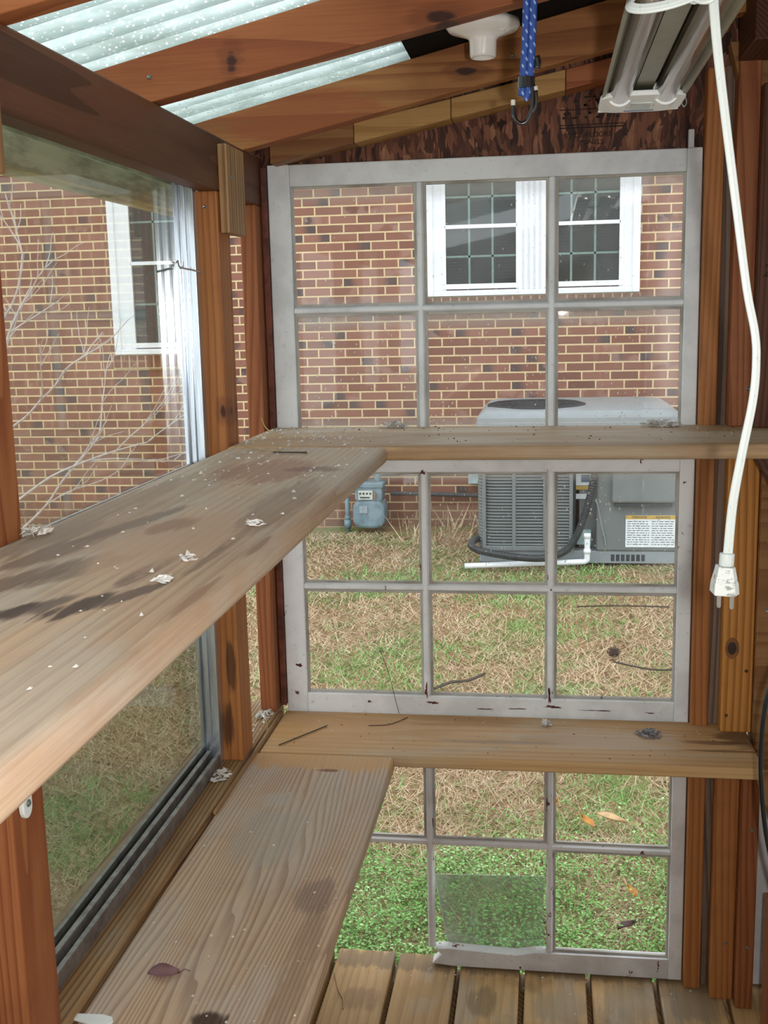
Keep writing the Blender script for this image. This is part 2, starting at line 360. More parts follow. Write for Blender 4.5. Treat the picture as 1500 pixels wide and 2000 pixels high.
# brick
def brickmat():
    g = G('red_brick'); X, Y, Z = g.sep(g.layout_pos())
    H, Wd, mo = .0614, .1936, .0108
    zz = g.math('DIVIDE', g.math('SUBTRACT', Z, .683), H); row = g.math('FLOOR', zz); fz = g.math('SUBTRACT', zz, row)
    nj = g.math('MULTIPLY', g.math('SUBTRACT', g.n('TexWhiteNoise', {'noise_dimensions': '1D'}, W=row).outputs['Value'], .5), .09)
    odd = g.math('MULTIPLY', g.math('PINGPONG', row, 1.0), .5)
    xx = g.math('ADD', g.math('ADD', g.math('DIVIDE', g.math('ADD', X, 1.512), Wd), odd), nj)
    xx = g.math('ADD', xx, .5)
    wob = g.math('MULTIPLY', g.math('SUBTRACT', g.noise(g.layout_pos(), 22, 2), .5), .05)
    col_ = g.math('FLOOR', xx); fx = g.math('SUBTRACT', xx, col_)
    ex = g.math('MULTIPLY', g.math('SUBTRACT', .5, g.math('ABSOLUTE', g.math('SUBTRACT', fx, .5))), Wd)
    ez = g.math('MULTIPLY', g.math('SUBTRACT', .5, g.math('ABSOLUTE', g.math('SUBTRACT', fz, .5))), H)
    e = g.math('ADD', g.math('MINIMUM', ex, ez), g.math('MULTIPLY', wob, .06))
    br = g.step(e, mo*.38, mo*.62)
    wn = g.n('TexWhiteNoise', {'noise_dimensions': '2D'}, Vector=g.comb(col_, row, 0.0)).outputs
    wn2 = g.n('TexWhiteNoise', {'noise_dimensions': '2D'}, Vector=g.comb(g.math('ADD', col_, 57.3), row, 0.0)).outputs
    bc = g.ramp(wn['Value'], [(0, srgb('#7e5546')), (.4, srgb('#8b5f4e')), (.75, srgb('#976a59')), (1, srgb('#744d40'))])
    fine = g.noise(g.layout_pos(), 60, 4, .7)
    bc = g.mix(g.math('MULTIPLY', g.step(fine, .4, .75), .35), bc, srgb('#6e4e44'))
    side = g.math('ABSOLUTE', g.math('SUBTRACT', fx, g.math('GREATER_THAN', wn2['Value'], .5)))
    dm = g.math('MULTIPLY', g.math('LESS_THAN', g.n('TexWhiteNoise', {'noise_dimensions': '2D'}, Vector=g.comb(g.math('ADD', col_, 9.7), row, 0.0)).outputs['Value'], .21),
                g.math('SUBTRACT', 1.0, g.step(g.math('ADD', side, g.math('MULTIPLY', g.noise(g.layout_pos(), 25, 2), .3)), .38, .72)))
    bc = g.mix(g.math('MULTIPLY', dm, .85), bc, srgb('#4d4647'))
    lm = g.math('MULTIPLY', g.math('LESS_THAN', wn2['Value'], .14), g.step(g.noise(g.layout_pos(), 12, 2), .45, .6))
    bc = g.mix(g.math('MULTIPLY', lm, .5), bc, srgb('#a98679'))
    mc = g.mix(fine, srgb('#c8b088'), srgb('#dcc69c'))
    # splash-back soil on the lowest courses
    soil = g.math('MULTIPLY', g.math('SUBTRACT', 1.0, g.step(g.math('ADD', Z, g.math('MULTIPLY', g.noise(g.layout_pos(), 3, 4), .25)), -1.34, -1.12)), .55)
    col = g.mix(br, mc, bc)
    col = g.mix(soil, col, srgb('#7a5c48'))
    return g.done(col, .85, g.bump(g.math('ADD', br, g.math('MULTIPLY', fine, .3)), .5, .006), 0, .25)
M_brick = brickmat()
M_brick1 = plain('sill_brick', '#8d6050', .85, var=.2, scale=40, spec=.2)
M_mortar = plain('sill_mortar', '#cdb993', .9, spec=.2)
M_vinyl = plain('white_vinyl', '#eef2f6', .4, var=.03)
def winpane():
    g = G('dark_house_glass'); X, Y, Z = g.sep(g.layout_pos())
    sl = g.math('FRACT', g.math('MULTIPLY', Z, 46)); slm = g.step(g.math('ABSOLUTE', g.math('SUBTRACT', sl, .5)), .2, .4)
    n = g.noise(g.objv(), 5, 3)
    col = g.mix(slm, srgb('#262e2c'), srgb('#191e1d')); col = g.mix(g.math('MULTIPLY', n, .5), col, srgb('#323a38'))
    return g.done(col, .08, None, 0, .35)
M_hpane = winpane()
M_grid = plain('green_grey_grid', '#78928a', .5)

# ground
def groundmat():
    g = G('lawn_soil'); p = g.layout_pos()
    n = g.noise(p, 1.7, 5, .6); n2 = g.noise(p, 45, 5, .7); n3 = g.noise(p, 9, 4, .6)
    col = g.ramp(n2, [(.3, srgb('#6a5238')), (.5, srgb('#93785a')), (.7, srgb('#b39a72'))])
    gr = g.ramp(n2, [(.3, srgb('#3c5a2a')), (.7, srgb('#7c9a54'))])
    col = g.mix(g.math('MULTIPLY', g.step(g.math('ADD', n, g.math('MULTIPLY', g.math('SUBTRACT', n3, .5), .5)), .48, .62), .7), col, gr)
    return g.done(col, .95, g.bump(n2, .6, .02), 0, .1)
M_ground = groundmat()
def blademat(name, a, b, c):
    g = G(name); p = g.layout_pos(); n = g.noise(p, 70, 2); n2 = g.noise(p, 4, 3)
    col = g.ramp(g.math('ADD', g.math('MULTIPLY', n, .7), g.math('MULTIPLY', n2, .3)), [(.3, srgb(a)), (.5, srgb(b)), (.68, srgb(c))])
    return g.done(col, .75, None, 0, .15)
M_dead = blademat('dry_grass', '#93795c', '#c2aa8a', '#e2d2b6')
M_green = blademat('green_grass', '#5c8246', '#82a962', '#aacb8a')
M_clover = blademat('clover_leaf', '#4a7338', '#76a457', '#b4d69a')

def osb():
    g = G('strand_board'); v = g.objv(False)
    d = g.n('TexNoise', Vector=v, Scale=9.0, Detail=2.0).outputs['Color']
    vv = g.vmath('ADD', g.vmath('MULTIPLY', v, (1, 1, .22)), g.vmath('MULTIPLY', d, (.06, .06, .05)))
    vo = g.n('TexVoronoi', {'feature': 'F1', 'distance': 'MANHATTAN'}, Vector=vv, Scale=115.0)
    r = g.sep(vo.outputs['Color'])[0]
    f = g.noise(g.vmath('MULTIPLY', v, (1, 1, .12)), 160, 3)
    col = g.ramp(g.math('ADD', g.math('MULTIPLY', r, .6), g.math('MULTIPLY', f, .4)), [(.2, srgb('#2e1811')), (.45, srgb('#5f3726')), (.7, srgb('#80523b')), (.9, srgb('#ab7c5e'))])
    return g.done(col, .6, g.bump(r, .4, .002), 0, .3)
M_osb = osb()
M_ink = plain('stamp_ink', '#1d120e', .8)
M_felt = plain('dark_sheathing', '#181614', .9, spec=.1)

def sheet():
    g = G('ribbed_translucent_plastic'); v = g.objv(False)
    vo = g.n('TexVoronoi', {'feature': 'F1'}, Vector=v, Scale=170.0)
    pick = g.step(g.n('TexWhiteNoise', {'noise_dimensions': '3D'}, Vector=vo.outputs['Position']).outputs['Value'], .50, .55)
    dots = g.math('MULTIPLY', g.math('SUBTRACT', 1.0, g.step(vo.outputs['Distance'], .24, .36)), pick)
    grime = g.step(g.noise(g.vmath('MULTIPLY', v, (.25, 1, 1)), 22, 5, .65), .35, .75)
    X, Y, Z = g.sep(g.layout_pos()); ph = g.math('COSINE', g.math('MULTIPLY', Y, 2*math.pi/.0615)); rib_shade = g.step(ph, .2, -.9)  # rib shading painted into the sheet colour by wave phase
    tc = g.mix(grime, srgb('#e6eeec'), srgb('#c2cbc5')); tc = g.mix(g.math('MULTIPLY', rib_shade, .45), tc, srgb('#a3b0aa'))
    tc = g.mix(dots, tc, (1, 1, 1, 1)); tl = g.n('BsdfTranslucent', Color=tc); tr = g.n('BsdfTransparent', Color=tc)
    gl = g.n('BsdfGlossy', Color=(1, 1, 1, 1), Roughness=.25); df = g.n('BsdfDiffuse', Color=srgb('#dfe4e2'))
    a = g.n('MixShader', i0=g.math('ADD', .25, g.math('MULTIPLY', dots, .73)), i1=tl, i2=tr)
    b = g.n('MixShader', i0=.06, i1=a, i2=gl); c = g.n('MixShader', i0=.05, i1=b, i2=df)
    g.t.links.new(c.outputs[0], g.out.inputs[0]); return g.m
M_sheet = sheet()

# ================================================================== STRUCTURE
GAPS = [-.705, -.573, -.441, -.309, -.178, -.047, .086, .219, .351, .483]
b = MB()
for i in range(len(GAPS)-1):
    b.box(GAPS[i]+.0055, GAPS[i+1]-.0055, -.85, 2.15+random.uniform(0, .006), -1.365, -1.335)
fl_o = struct(b.build('floor', W_deck, bevel=.003))
nx, ny = 60, 50
xs = np.linspace(-9, 7, nx); ys = np.linspace(-3, 12, ny)
vs = [(x, y, float(gz(x, y))+.012*float(vnoise(x, y, 1.5))) for y in ys for x in xs]
fs = [(j*nx+i, j*nx+i+1, (j+1)*nx+i+1, (j+1)*nx+i) for j in range(ny-1) for i in range(nx-1)]
struct(MB().add(vs, fs).build('ground', M_ground, smooth=True))

zr = lambda X: .358+.229*(X+.53)      # roof line (top of rafters)
# dark solid roof over the high side
struct(MB().prism([(-.232, zr(-.232)+.001), (.62, zr(.62)+.001), (.62, zr(.62)+.03), (-.232, zr(-.232)+.03)], 'y', -.9, 2.2).build('ceiling', M_felt))
# right wall: clapboard siding
b = MB()
zz = -1.335; k = 0
while zz < .56:
    b.prism([(.43, zz), (.455, zz), (.455, zz+.118), (.442, zz+.118)], 'y', -.9, 2.16); zz += .115
for za, zb in ((-1.335, -1.262), (-1.258, -1.04), (-1.036, -.83)): b.prism([(2.112, za), (2.14, za), (2.14, zb), (2.120, zb)], 'x', .396, .455)
M_siding = plain('white_siding', '#d9dadb', .6, var=.06)
struct(b.build('wall_right', M_siding, bevel=.002))
struct(MB().prism([(-.56, -1.335), (.43, -1.335), (.43, .46), (-.56, .26)], 'y', -.9, -.86).build('unseen_wall_near', W_dark))  # unseen wall added behind the camera to keep the interior dark
# strand board gable above the top sash
wf = MB().prism([(-.565, .24), (.47, .24), (.47, zr(.47)), (-.565, zr(-.565))], 'y', 2.128, 2.14).build('wall_far', M_osb)
struct(wf)
text_mesh('stamp_text', 'S/FLOORS', .0125, (.086, 2.1268, .3045), (math.pi/2, 0, 0), M_ink, wf)
text_mesh('stamp_text', 'PANELS', .0125, (.078, 2.1268, .2915), (math.pi/2, 0, 0), M_ink, wf)
text_mesh('stamp_text', 'W.C.', .0125, (.043, 2.1268, .3045), (math.pi/2, 0, 0), M_ink, wf)
b = MB(); b.box(.02, .135, 2.1262, 2.128, .3205, .3222); b.box(.02, .135, 2.1262, 2.128, .3255, .3268); b.box(.02, .115, 2.1262, 2.128, .352, .3532)
for i in range(26):
    x = .022+random.random()*.10; z = random.choice([.337, .344, .358, .366, .372])
    b.box(x, x+random.uniform(.003, .008), 2.1262, 2.128, z, z+random.uniform(.002, .005))
b.build('stamp_mark', M_ink, wf)

# ================================================================== TIMBER FRAME
def timber(name, mat, label, cat, x0, x1, y0, y1, z0, z1, bevel=.0025):
    return tag(MB().box(x0, x1, y0, y1, z0, z1).build(name, mat, bevel=bevel), label, cat)
def screw(parent, x, y, z, axis='y', r=.0032):
    d = -1 if axis == 'y' else 1
    return MB().lathe([(r*.2, 0), (r, 0), (r, .0008*d), (r*.7, .0016*d), (r*.15, .0010*d)], (x, y, z), axis, 12).build('screw', M_screw, parent, smooth=False)
for y_ in (.35, 1.25): timber('added_floor_joist', W_sill, ('joist added under the deck nearer the camera to darken the gaps', 'joist added under the middle of the deck to darken the gaps')[y_ > 1], 'joist', -.70, .48, y_, y_+.036, -1.47, -1.366)  # joists added below the deck so the board gaps stay dark
timber('added_rim_joist', W_sill, 'joist added under the far ends of the deck boards to darken the gaps', 'joist', -.70, .48, 2.09, 2.149, -1.50, -1.366)  # added board that shuts off the daylight behind the deck gaps
pA = timber('wooden_post', W_postk, 'orange-brown wooden post beside the aluminium window edge, behind the long shelves', 'post', -.568, -.531, 1.816, 1.885, -.775, .203)
screw(pA, -.552, 1.8155, .178)
pN = timber('wooden_post', W_postR, 'nearest wooden post, at the left edge, with a white bracket fixed to it', 'post', -.566, -.530, .985, 1.056, -.775, .203)
pB = timber('wooden_post', W_postR, 'far corner wooden post between a clear gap and the white sashes', 'post', -.562, -.531, 2.062, 2.125, -.775, .203)
pZ = timber('wooden_post', W_post, 'wooden post behind the camera holding the eave beam', 'post', -.566, -.530, .150, .22, -.775, .203)
bm_ = MB(); bm_.prism([(-.565, .203), (-.530, .203), (-.530, .290), (-.565, .290)], 'y', -.85, 2.125)
eb = tag(bm_.build('eave_beam', W_beam, bevel=.003), 'dark stained eave beam running above the side windows', 'beam')
ck = tag(MB().box(-.530, -.514, 1.826, 1.930, .136, .277).build('wooden_block', W_cleat, bevel=.002), 'short split weathered block nailed over the eave beam and post', 'block')
screw(ck, -.514, 1.842, .225, 'x', .004)
ck2 = tag(MB().box(-.530, -.514, .96, 1.050, .140, .262).build('wooden_block', W_cleat, bevel=.002), 'pale split block on the beam, cut off by the left edge', 'block')
# rafters: (near face y, bottom z at X=-.46, bottom slope)
def rafter(y0, zb0, sb, mat, label):
    t = .036; X0, X1 = -.72, .43
    zb = lambda X: zb0+sb*(X+.53)
    o = MB().hexa([(X0, y0, zb(X0)), (X1, y0, zb(X1)), (X1, y0+t, zb(X1)), (X0, y0+t, zb(X0)),
                   (X0, y0, zr(X0)), (X1, y0, zr(X1)), (X1, y0+t, zr(X1)), (X0, y0+t, zr(X0))]).build('rafter', mat, bevel=.0015)
    return tag(o, label, 'rafter')
rafter(.60, .291, .20, W_raft, 'rafter right over the camera, out of frame')
rafter(1.080, .291, .20, W_raft, 'reddish rafter cut off by the top left corner')
r2 = rafter(1.548, .295, .20, W_raftk, 'reddish rafter with a dark knot, between the two clear roof strips')
r3 = rafter(1.995, .290, .213, W_raftb, 'orange-brown rafter just behind the white lamp socket and blue cord')
r4 = rafter(2.085, .312, .224, W_raft2, 'gable end rafter against the strand board, mostly hidden')
for o, pts in ((r2, [(-.54, 1.548, .326)]), (r3, [(-.06, 1.995, .421)])):
    for p in pts: screw(o, p[0], p[1]-.0005, p[2])
# short blocks under the gable rafter
zbk = lambda X: .277+.194*(X+.479)
for i, (a, c, mt, lb) in enumerate(((-.500, -.345, W_raft2, 'brownish short block at the low left end under the gable rafter'),
        (-.344, -.170, W_block, 'tan short block second from the low end, under the gable rafter'),
        (-.169, .030, W_block, 'pale yellow-tan short block behind the blue cord hook'),
        (.031, .250, W_raft, 'reddish short block beside the hanging light, under the gable rafter'))):
    tag(MB().hexa([(a, 2.062, zbk(a)), (c, 2.062, zbk(c)), (c, 2.12, zbk(c)), (a, 2.12, zbk(a)),
                   (a, 2.062, zbk(a)+.034), (c, 2.062, zbk(c)+.034), (c, 2.12, zbk(c)+.034), (a, 2.12, zbk(a)+.034)]).build('gable_block', mt, bevel=.0015), lb, 'block', 'short blocks under the gable rafter')
# sill under side windows
sl = timber('window_sill_board', W_sill, 'dirty dark-stained sill board under the side windows', 'sill', -.640, -.530, -.85, 2.125, -.812, -.775)
timber('trim_strip', W_sill, 'narrow split wooden strip lying between the sill and the lower shelves', 'strip', -.5295, -.522, 1.62, 2.085, -.80, -.779)
# lower wall below the sill
b = MB()
for i in range(4): b.box(-.640, -.615, -.85, 2.125, -1.335+i*.131, -1.335+(i+1)*.131-.002)
struct(b.build('wall_left', W_sill))
# corrugated roof sheet
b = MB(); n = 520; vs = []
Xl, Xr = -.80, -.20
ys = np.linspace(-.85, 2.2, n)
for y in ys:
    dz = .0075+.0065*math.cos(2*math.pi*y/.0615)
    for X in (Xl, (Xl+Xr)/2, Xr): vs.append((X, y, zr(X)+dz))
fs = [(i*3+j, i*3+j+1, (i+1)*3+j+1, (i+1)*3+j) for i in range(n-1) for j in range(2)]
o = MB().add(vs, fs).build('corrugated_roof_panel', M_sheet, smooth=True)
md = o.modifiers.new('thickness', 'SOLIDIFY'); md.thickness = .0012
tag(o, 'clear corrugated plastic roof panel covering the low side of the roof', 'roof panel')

# right hand corner boards
timber('corner_post', W_post, 'full height orange-brown post right beside the white sashes', 'post', .2725, .3035, 2.085, 2.13, -1.335, .405)
timber('grey_strip', W_gap, 'recessed greyish brown vertical strip right of the corner post', 'strip', .3040, .335, 2.10, 2.135, -1.335, .41)
o = timber('stud', W_post, 'light brown stud below the low shelf, second from the sashes', 'stud', .318, .3615, 2.055, 2.095, -1.335, -.812)
screw(o, .345, 2.0547, -1.215)
o = timber('stud', W_postR, 'reddish stud below the low shelf, next to the white siding', 'stud', .362, .394, 2.028, 2.095, -1.335, -.812)
for z in (-.965, -1.205): screw(o, .381, 2.0277, z)
o = tag(MB().box(.3225, .378, 2.055, 2.095, -.785, -.238).build('knotty_board', W_knot, bevel=.0025), 'orange-brown board with a big oval knot standing on the low shelf', 'board')
M_kn = plain('knot_dark', '#4a2710', .5, var=.3); M_kn2 = plain('knot_ring', '#8a5522', .55, var=.2)
b = MB(); b.lathe([(.0165, 0), (.0165, -.0005), (.001, -.0008)], (0, 0, 0), 'y', 24)
b.v = [(x*.75+.3395, y+2.055, z*1.25-.622) for x, y, z in b.v]; kr = b.build('knot', M_kn2, o)
b = MB(); b.lathe([(.0105, 0), (.0105, -.0008), (.0008, -.0012)], (0, 0, 0), 'y', 20)
b.v = [(x*.75+.339, y+2.0545, z*1.15-.622) for x, y, z in b.v]; b.build('knot_core', M_kn, kr)
for x, z in ((.3325, -.752), (.366, -.665)):
    MB().lathe([(.0032, 0), (.0032, -.0006), (.0004, -.0009)], (x, 2.055, z), 'y', 12).build('nail_hole', M_kn, o)
o = timber('stud', W_raft2, 'dark reddish stud at the right edge between the two shelves', 'stud', .379, .43, 2.04, 2.095, -.870, -.238)
for z in (-.42, -.545): screw(o, .395, 2.0397, z)
o = timber('stud', W_postR, 'brown stud above the upper shelf, behind the white cord', 'stud', .320, .357, 2.055, 2.1, -.212, .42)
screw(o, .352, 2.0547, -.145)
o = timber('wide_dark_board', W_dark, 'wide dark red-brown board right of the white cord, marked 23', 'board', .357, .43, 2.03, 2.06, -.212, .365)
screw(o, .378, 2.0297, .262)
text_mesh('pencil_mark', '23', .03, (.379, 2.0292, .048), (math.pi/2, 0, 0), M_ink, o, depth=.0002, shear=.2)
timber('ledger_beam', W_darkx, 'dark ledger beam end in the top right corner', 'beam', .318, .43, 1.90, 2.06, .406, .50)
tag(MB().prism([(.305, .44), (.43, .44), (.43, .362), (.325, .362)], 'y', 2.062, 2.10).build('corner_block', W_raft2, bevel=.002), 'brown block under the dark ledger beam at the top right', 'block')
tag(MB().prism([(.335, -.238), (.43, -.238), (.43, -.40)], 'y', 1.90, 1.935).build('shelf_gusset', W_darkx, bevel=.002), 'dark triangular gusset under the right end of the upper shelf', 'gusset')
tag(MB().prism([(.364, -.812), (.43, -.812), (.43, -1.0)], 'y', 1.945, 1.975).build('shelf_gusset', W_raft2, bevel=.002), 'brown triangular gusset under the right end of the low shelf', 'gusset')
timber('edge_post', W_postR, 'reddish brown post at the bottom right edge in front of the siding', 'post', .384, .416, 1.84, 1.90, -1.335, -1.02)

# ================================================================== SHELVES
def shelf(name, mat, label, x0, x1, y0, y1, zt, t, bev):
    return tag(MB().box(x0, x1, y0, y1, zt-t, zt).build(name, mat, bevel=bev, seg=4), label, 'shelf')
shelf('window_shelf', W_fshelf, 'upper narrow shelf across the white window sashes', -.5285, .405, 1.787, 2.104, -.212, .024, .009)
shelf('long_shelf', W_ushelf, 'upper long weathered shelf with dark stains along the side window', -.525, -.255, -.30, 1.784, -.212, .027, .010)
shelf('window_shelf', W_lfshelf, 'low shelf across the sashes, tan with a grey patch', -.521, .3715, 1.887, 2.104, -.785, .022, .004)
shelf('long_shelf', W_lshelf, 'low long grooved shelf with a purple leaf on it', -.528, -.270, -.30, 1.884, -.785, .027, .006)

# ================================================================== SASHES
IX0, IX1, OX0, OX1 = -.476, .244, -.5175, .2705
M_bead = peeling('grimy_putty', '#b5b2ab', '#8e887e', .33, '#5f5248')
MU = [-.2335, .0085]; MW = .0072
Y0, Y1 = 2.107, 2.135
def sash(idx, top, itop, mz, ibot, bot, mat, panes, seed, hole=None):
    t = thing('window_%d' % idx, '', 'window', ((OX0+OX1)/2, 2.12, bot)); del t['label']; del t['category']; t['kind'] = 'structure'
    MB().box(OX0, IX0, Y0, Y1, bot, top).build('stile', mat, t, bevel=.002)
    MB().box(IX1, OX1, Y0, Y1, bot, top).build('stile', mat, t, bevel=.002)
    MB().box(IX0, IX1, Y0+.0004, Y1, itop, top-.0004).build('rail', mat, t, bevel=.002)
    if hole != 'broken': MB().box(IX0, IX1, Y0+.0004, Y1, bot+.0004, ibot).build('rail', mat, t, bevel=.002)
    for x in MU:
        b = MB(); zb = ibot if not (hole == 'broken' and x < -.1) else ibot-.004
        b.prism([(x-MW, Y0+.010), (x-.0035, Y0+.002), (x+.0035, Y0+.002), (x+MW, Y0+.010), (x+MW, Y1-.004), (x-MW, Y1-.004)], 'z', zb, itop)
        b.build('muntin', mat, t, bevel=.0012)
    b = MB(); b.prism([(Y0+.010, mz-MW), (Y0+.0025, mz-.0035), (Y0+.0025, mz+.0035), (Y0+.010, mz+MW), (Y1-.004, mz+MW), (Y1-.004, mz-MW)], 'x', IX0, IX1)
    b.build('muntin', mat, t, bevel=.0012)
    # inner glazing bead: small step round each opening
    xsx = [IX0, MU[0], MU[1], IX1]
    for c in range(3):
        for r in range(2):
            xa, xb = (xsx[c] if c == 0 else xsx[c]+MW), (xsx[c+1] if c == 2 else xsx[c+1]-MW)
            za, zb = (mz+MW, itop) if r == 0 else (ibot, mz-MW)
            if hole == 'broken' and r == 1 and c < 2: pass
            else:
                b = MB(); w_ = .0045
                for q in ((xa, xa+w_, za, zb), (xb-w_, xb, za, zb), (xa+w_, xb-w_, za, za+w_), (xa+w_, xb-w_, zb-w_, zb)):
                    b.box(q[0], q[1], Y0+.009, Y0+.016, q[2], q[3])
                b.build('glazing_bead', M_bead, t, bevel=.0008)
            pm = panes[r][c]
            if pm: MB().box(xa+.001, xb-.001, Y0+.0165, Y0+.0185, za+.001, zb-.001).build('pane', pm, t)
    return t
s1 = sash(1, .2765, .2365, .0085, -.221, -.258, M_paint, [[M_gl1]*3, [M_gl1b]*3], 1)
s2 = sash(2, -.2590, -.3005, -.5290, -.7485, -.808, M_paint2, [[M_gl2]*3, [M_gl2b]*3], 2)
s3 = sash(3, -.8125, -.842, -1.0620, -1.290, -1.3330, M_paint3, [[None, M_gl2b, None], [None, None, None]], 3, 'broken')
# splintered bottom rail of the lowest sash
M_bare = plain('bare_splinter_wood', '#6f5a4c', .8, var=.3)
b = MB(); z0, z1 = -1.3325, -1.300
pts = [(-.232, z0+.004), (-.19, z0), (IX1, z0), (IX1, z1+.010), (-.02, z1+.008), (-.06, z1), (-.15, z1+.004), (-.2, z1+.006), (-.226, z1+.004), (-.212, z1-.008)]
b.prism(pts, 'y', Y0+.001, Y1); b.build('rail', M_paint3, s3, bevel=.001)
# old iron-red chips where paint has come away
M_chip = plain('paint_chip_red', '#6e3a30', .8, var=.25)
def chip(x, z, w_, h_, par, n=15):
    b = MB(); pts = []
    for i in range(n):
        a = 2*math.pi*i/n; k = random.uniform(.25, 1.2); pts.append((x+w_*k*math.cos(a), z+h_*k*math.sin(a)))
    b.prism(pts, 'y', Y0-.0004, Y0+.0004); b.build('paint_chip', M_chip, par)
for x, z, w_, h_ in ((-.490, -.690, .008, .004), (-.497, -.748, .007, .004), (-.235, -.738, .0035, .018), (-.222, -.762, .014, .003), (.006, -.742, .0035, .020), (.012, -.764, .016, .004),
                     (-.35, -.763, .005, .003), (-.12, -.772, .02, .0015), (.10, -.769, .035, .0013), (-.235, -.301, .005, .005), (.253, -.32, .004, .003), (.2, -.771, .012, .0015), (-.06, -.770, .02, .0014)):
    chip(x, z, w_, h_, s2)
# wedge of white strip sticking up behind the top sash
tag(MB().box(.2460, .2555, 2.112, 2.124, .277, .308).build('wood_wedge', M_paint, bevel=.0006), 'thin white wedge sticking up above the right corner of the top sash', 'wedge')
tag(MB().box(-.5288, -.5183, 2.098, 2.135, -.773, .272).build('casing_strip', plain('flaking_red_strip', '#7c4433', .7, var=.3), bevel=.001), 'thin flaking red-brown strip along the left edge of the sashes', 'strip')
# leaning loose pane in the lowest sash
tag(MB().hexa([(-.196, 2.139, -1.325), (-.003, 2.139, -1.325), (-.003, 2.1405, -1.325), (-.196, 2.1405, -1.325),
               (-.229, 2.152, -1.153), (-.004, 2.152, -1.146), (-.004, 2.1535, -1.146), (-.229, 2.1535, -1.153)]).build('loose_glass_pane', M_gl3), 'loose hazy glass pane leaning behind the broken bottom sash', 'glass pane')

MB().tube([(-.2295, 2.1525, -1.153), (-.1965, 2.1395, -1.325)], .0013, 6).build('glass_edge', plain('pale_glass_edge', '#cfdcd4', .3), bpy.data.objects['loose_glass_pane'])
# ================================================================== SIDE WINDOWS (aluminium)
def side_window(idx, ya, yb):
    t = thing('window_%d' % idx, '', 'window', (-.585, (ya+yb)/2, -.775)); del t['label']; del t['category']; t['kind'] = 'structure'
    zt, zb = .262, -.775
    for (y0, y1) in ((yb-.022, yb), (ya, ya+.022)):
        s_ = 1 if y0 > ya+.1 else -1
        b = MB()
        for (xa, xb, d) in ((-.572, -.5645, .0), (-.580, -.572, .007), (-.5855, -.580, .002), (-.592, -.5855, .009), (-.598, -.592, .0)):
            if s_ > 0: b.box(xa, xb, y0+d, y1, zb, zt)
            else: b.box(xa, xb, y0, y1-d, zb, zt)
        b.build('jamb', M_alu, t, bevel=.0006)
    b = MB()
    for (xa, xb, z) in ((-.572, -.5645, -.752), (-.580, -.572, -.762), (-.588, -.580, -.747), (-.594, -.588, -.757), (-.600, -.594, -.742)):
        b.box(xa, xb, ya+.022, yb-.022, zb, z)
    b.build('track', M_alud, t, bevel=.0008)
    b = MB()
    for (xa, xb, z) in ((-.572, -.5645, .226), (-.588, -.572, .236), (-.600, -.588, .224)):
        b.box(xa, xb, ya+.022, yb-.022, z, zt)
    b.build('head', M_rubber, t, bevel=.0008)
    MB().box(-.5975, -.5955, ya+.02, yb-.02, -.744, .226).build('pane', M_storm, t)
    MB().box(-.5905, -.5895, ya+.022, yb-.022, -.757, -.262).build('insect_screen', M_scr, t)
    MB().box(-.594, -.588, ya+.022, yb-.022, -.262, -.240).build('meeting_rail', M_alud, t, bevel=.0008)
side_window(4, 1.058, 1.814); side_window(5, .222, .983)
# narrow clear pane between post A and corner post
t = thing('window_6', '', 'window', (-.60, 1.975, -.775)); del t['label']; del t['category']; t['kind'] = 'structure'
MB().box(-.600, -.598, 1.86, 2.12, -.775, .26).build('pane', M_storm, t)
# added trim board standing in for the eave beam's reflection in the glass
MB_o = MB(); MB_o.box(-.676, -.656, -.85, 2.2, .190, .232); MB_o.box(-.69, -.676, -.85, 2.2, .185, .30)
tag(MB_o.build('reflection_trim_board', M_olive, bevel=.002), 'olive-grey trim board added outside for the beam reflection in the side window', 'trim board')

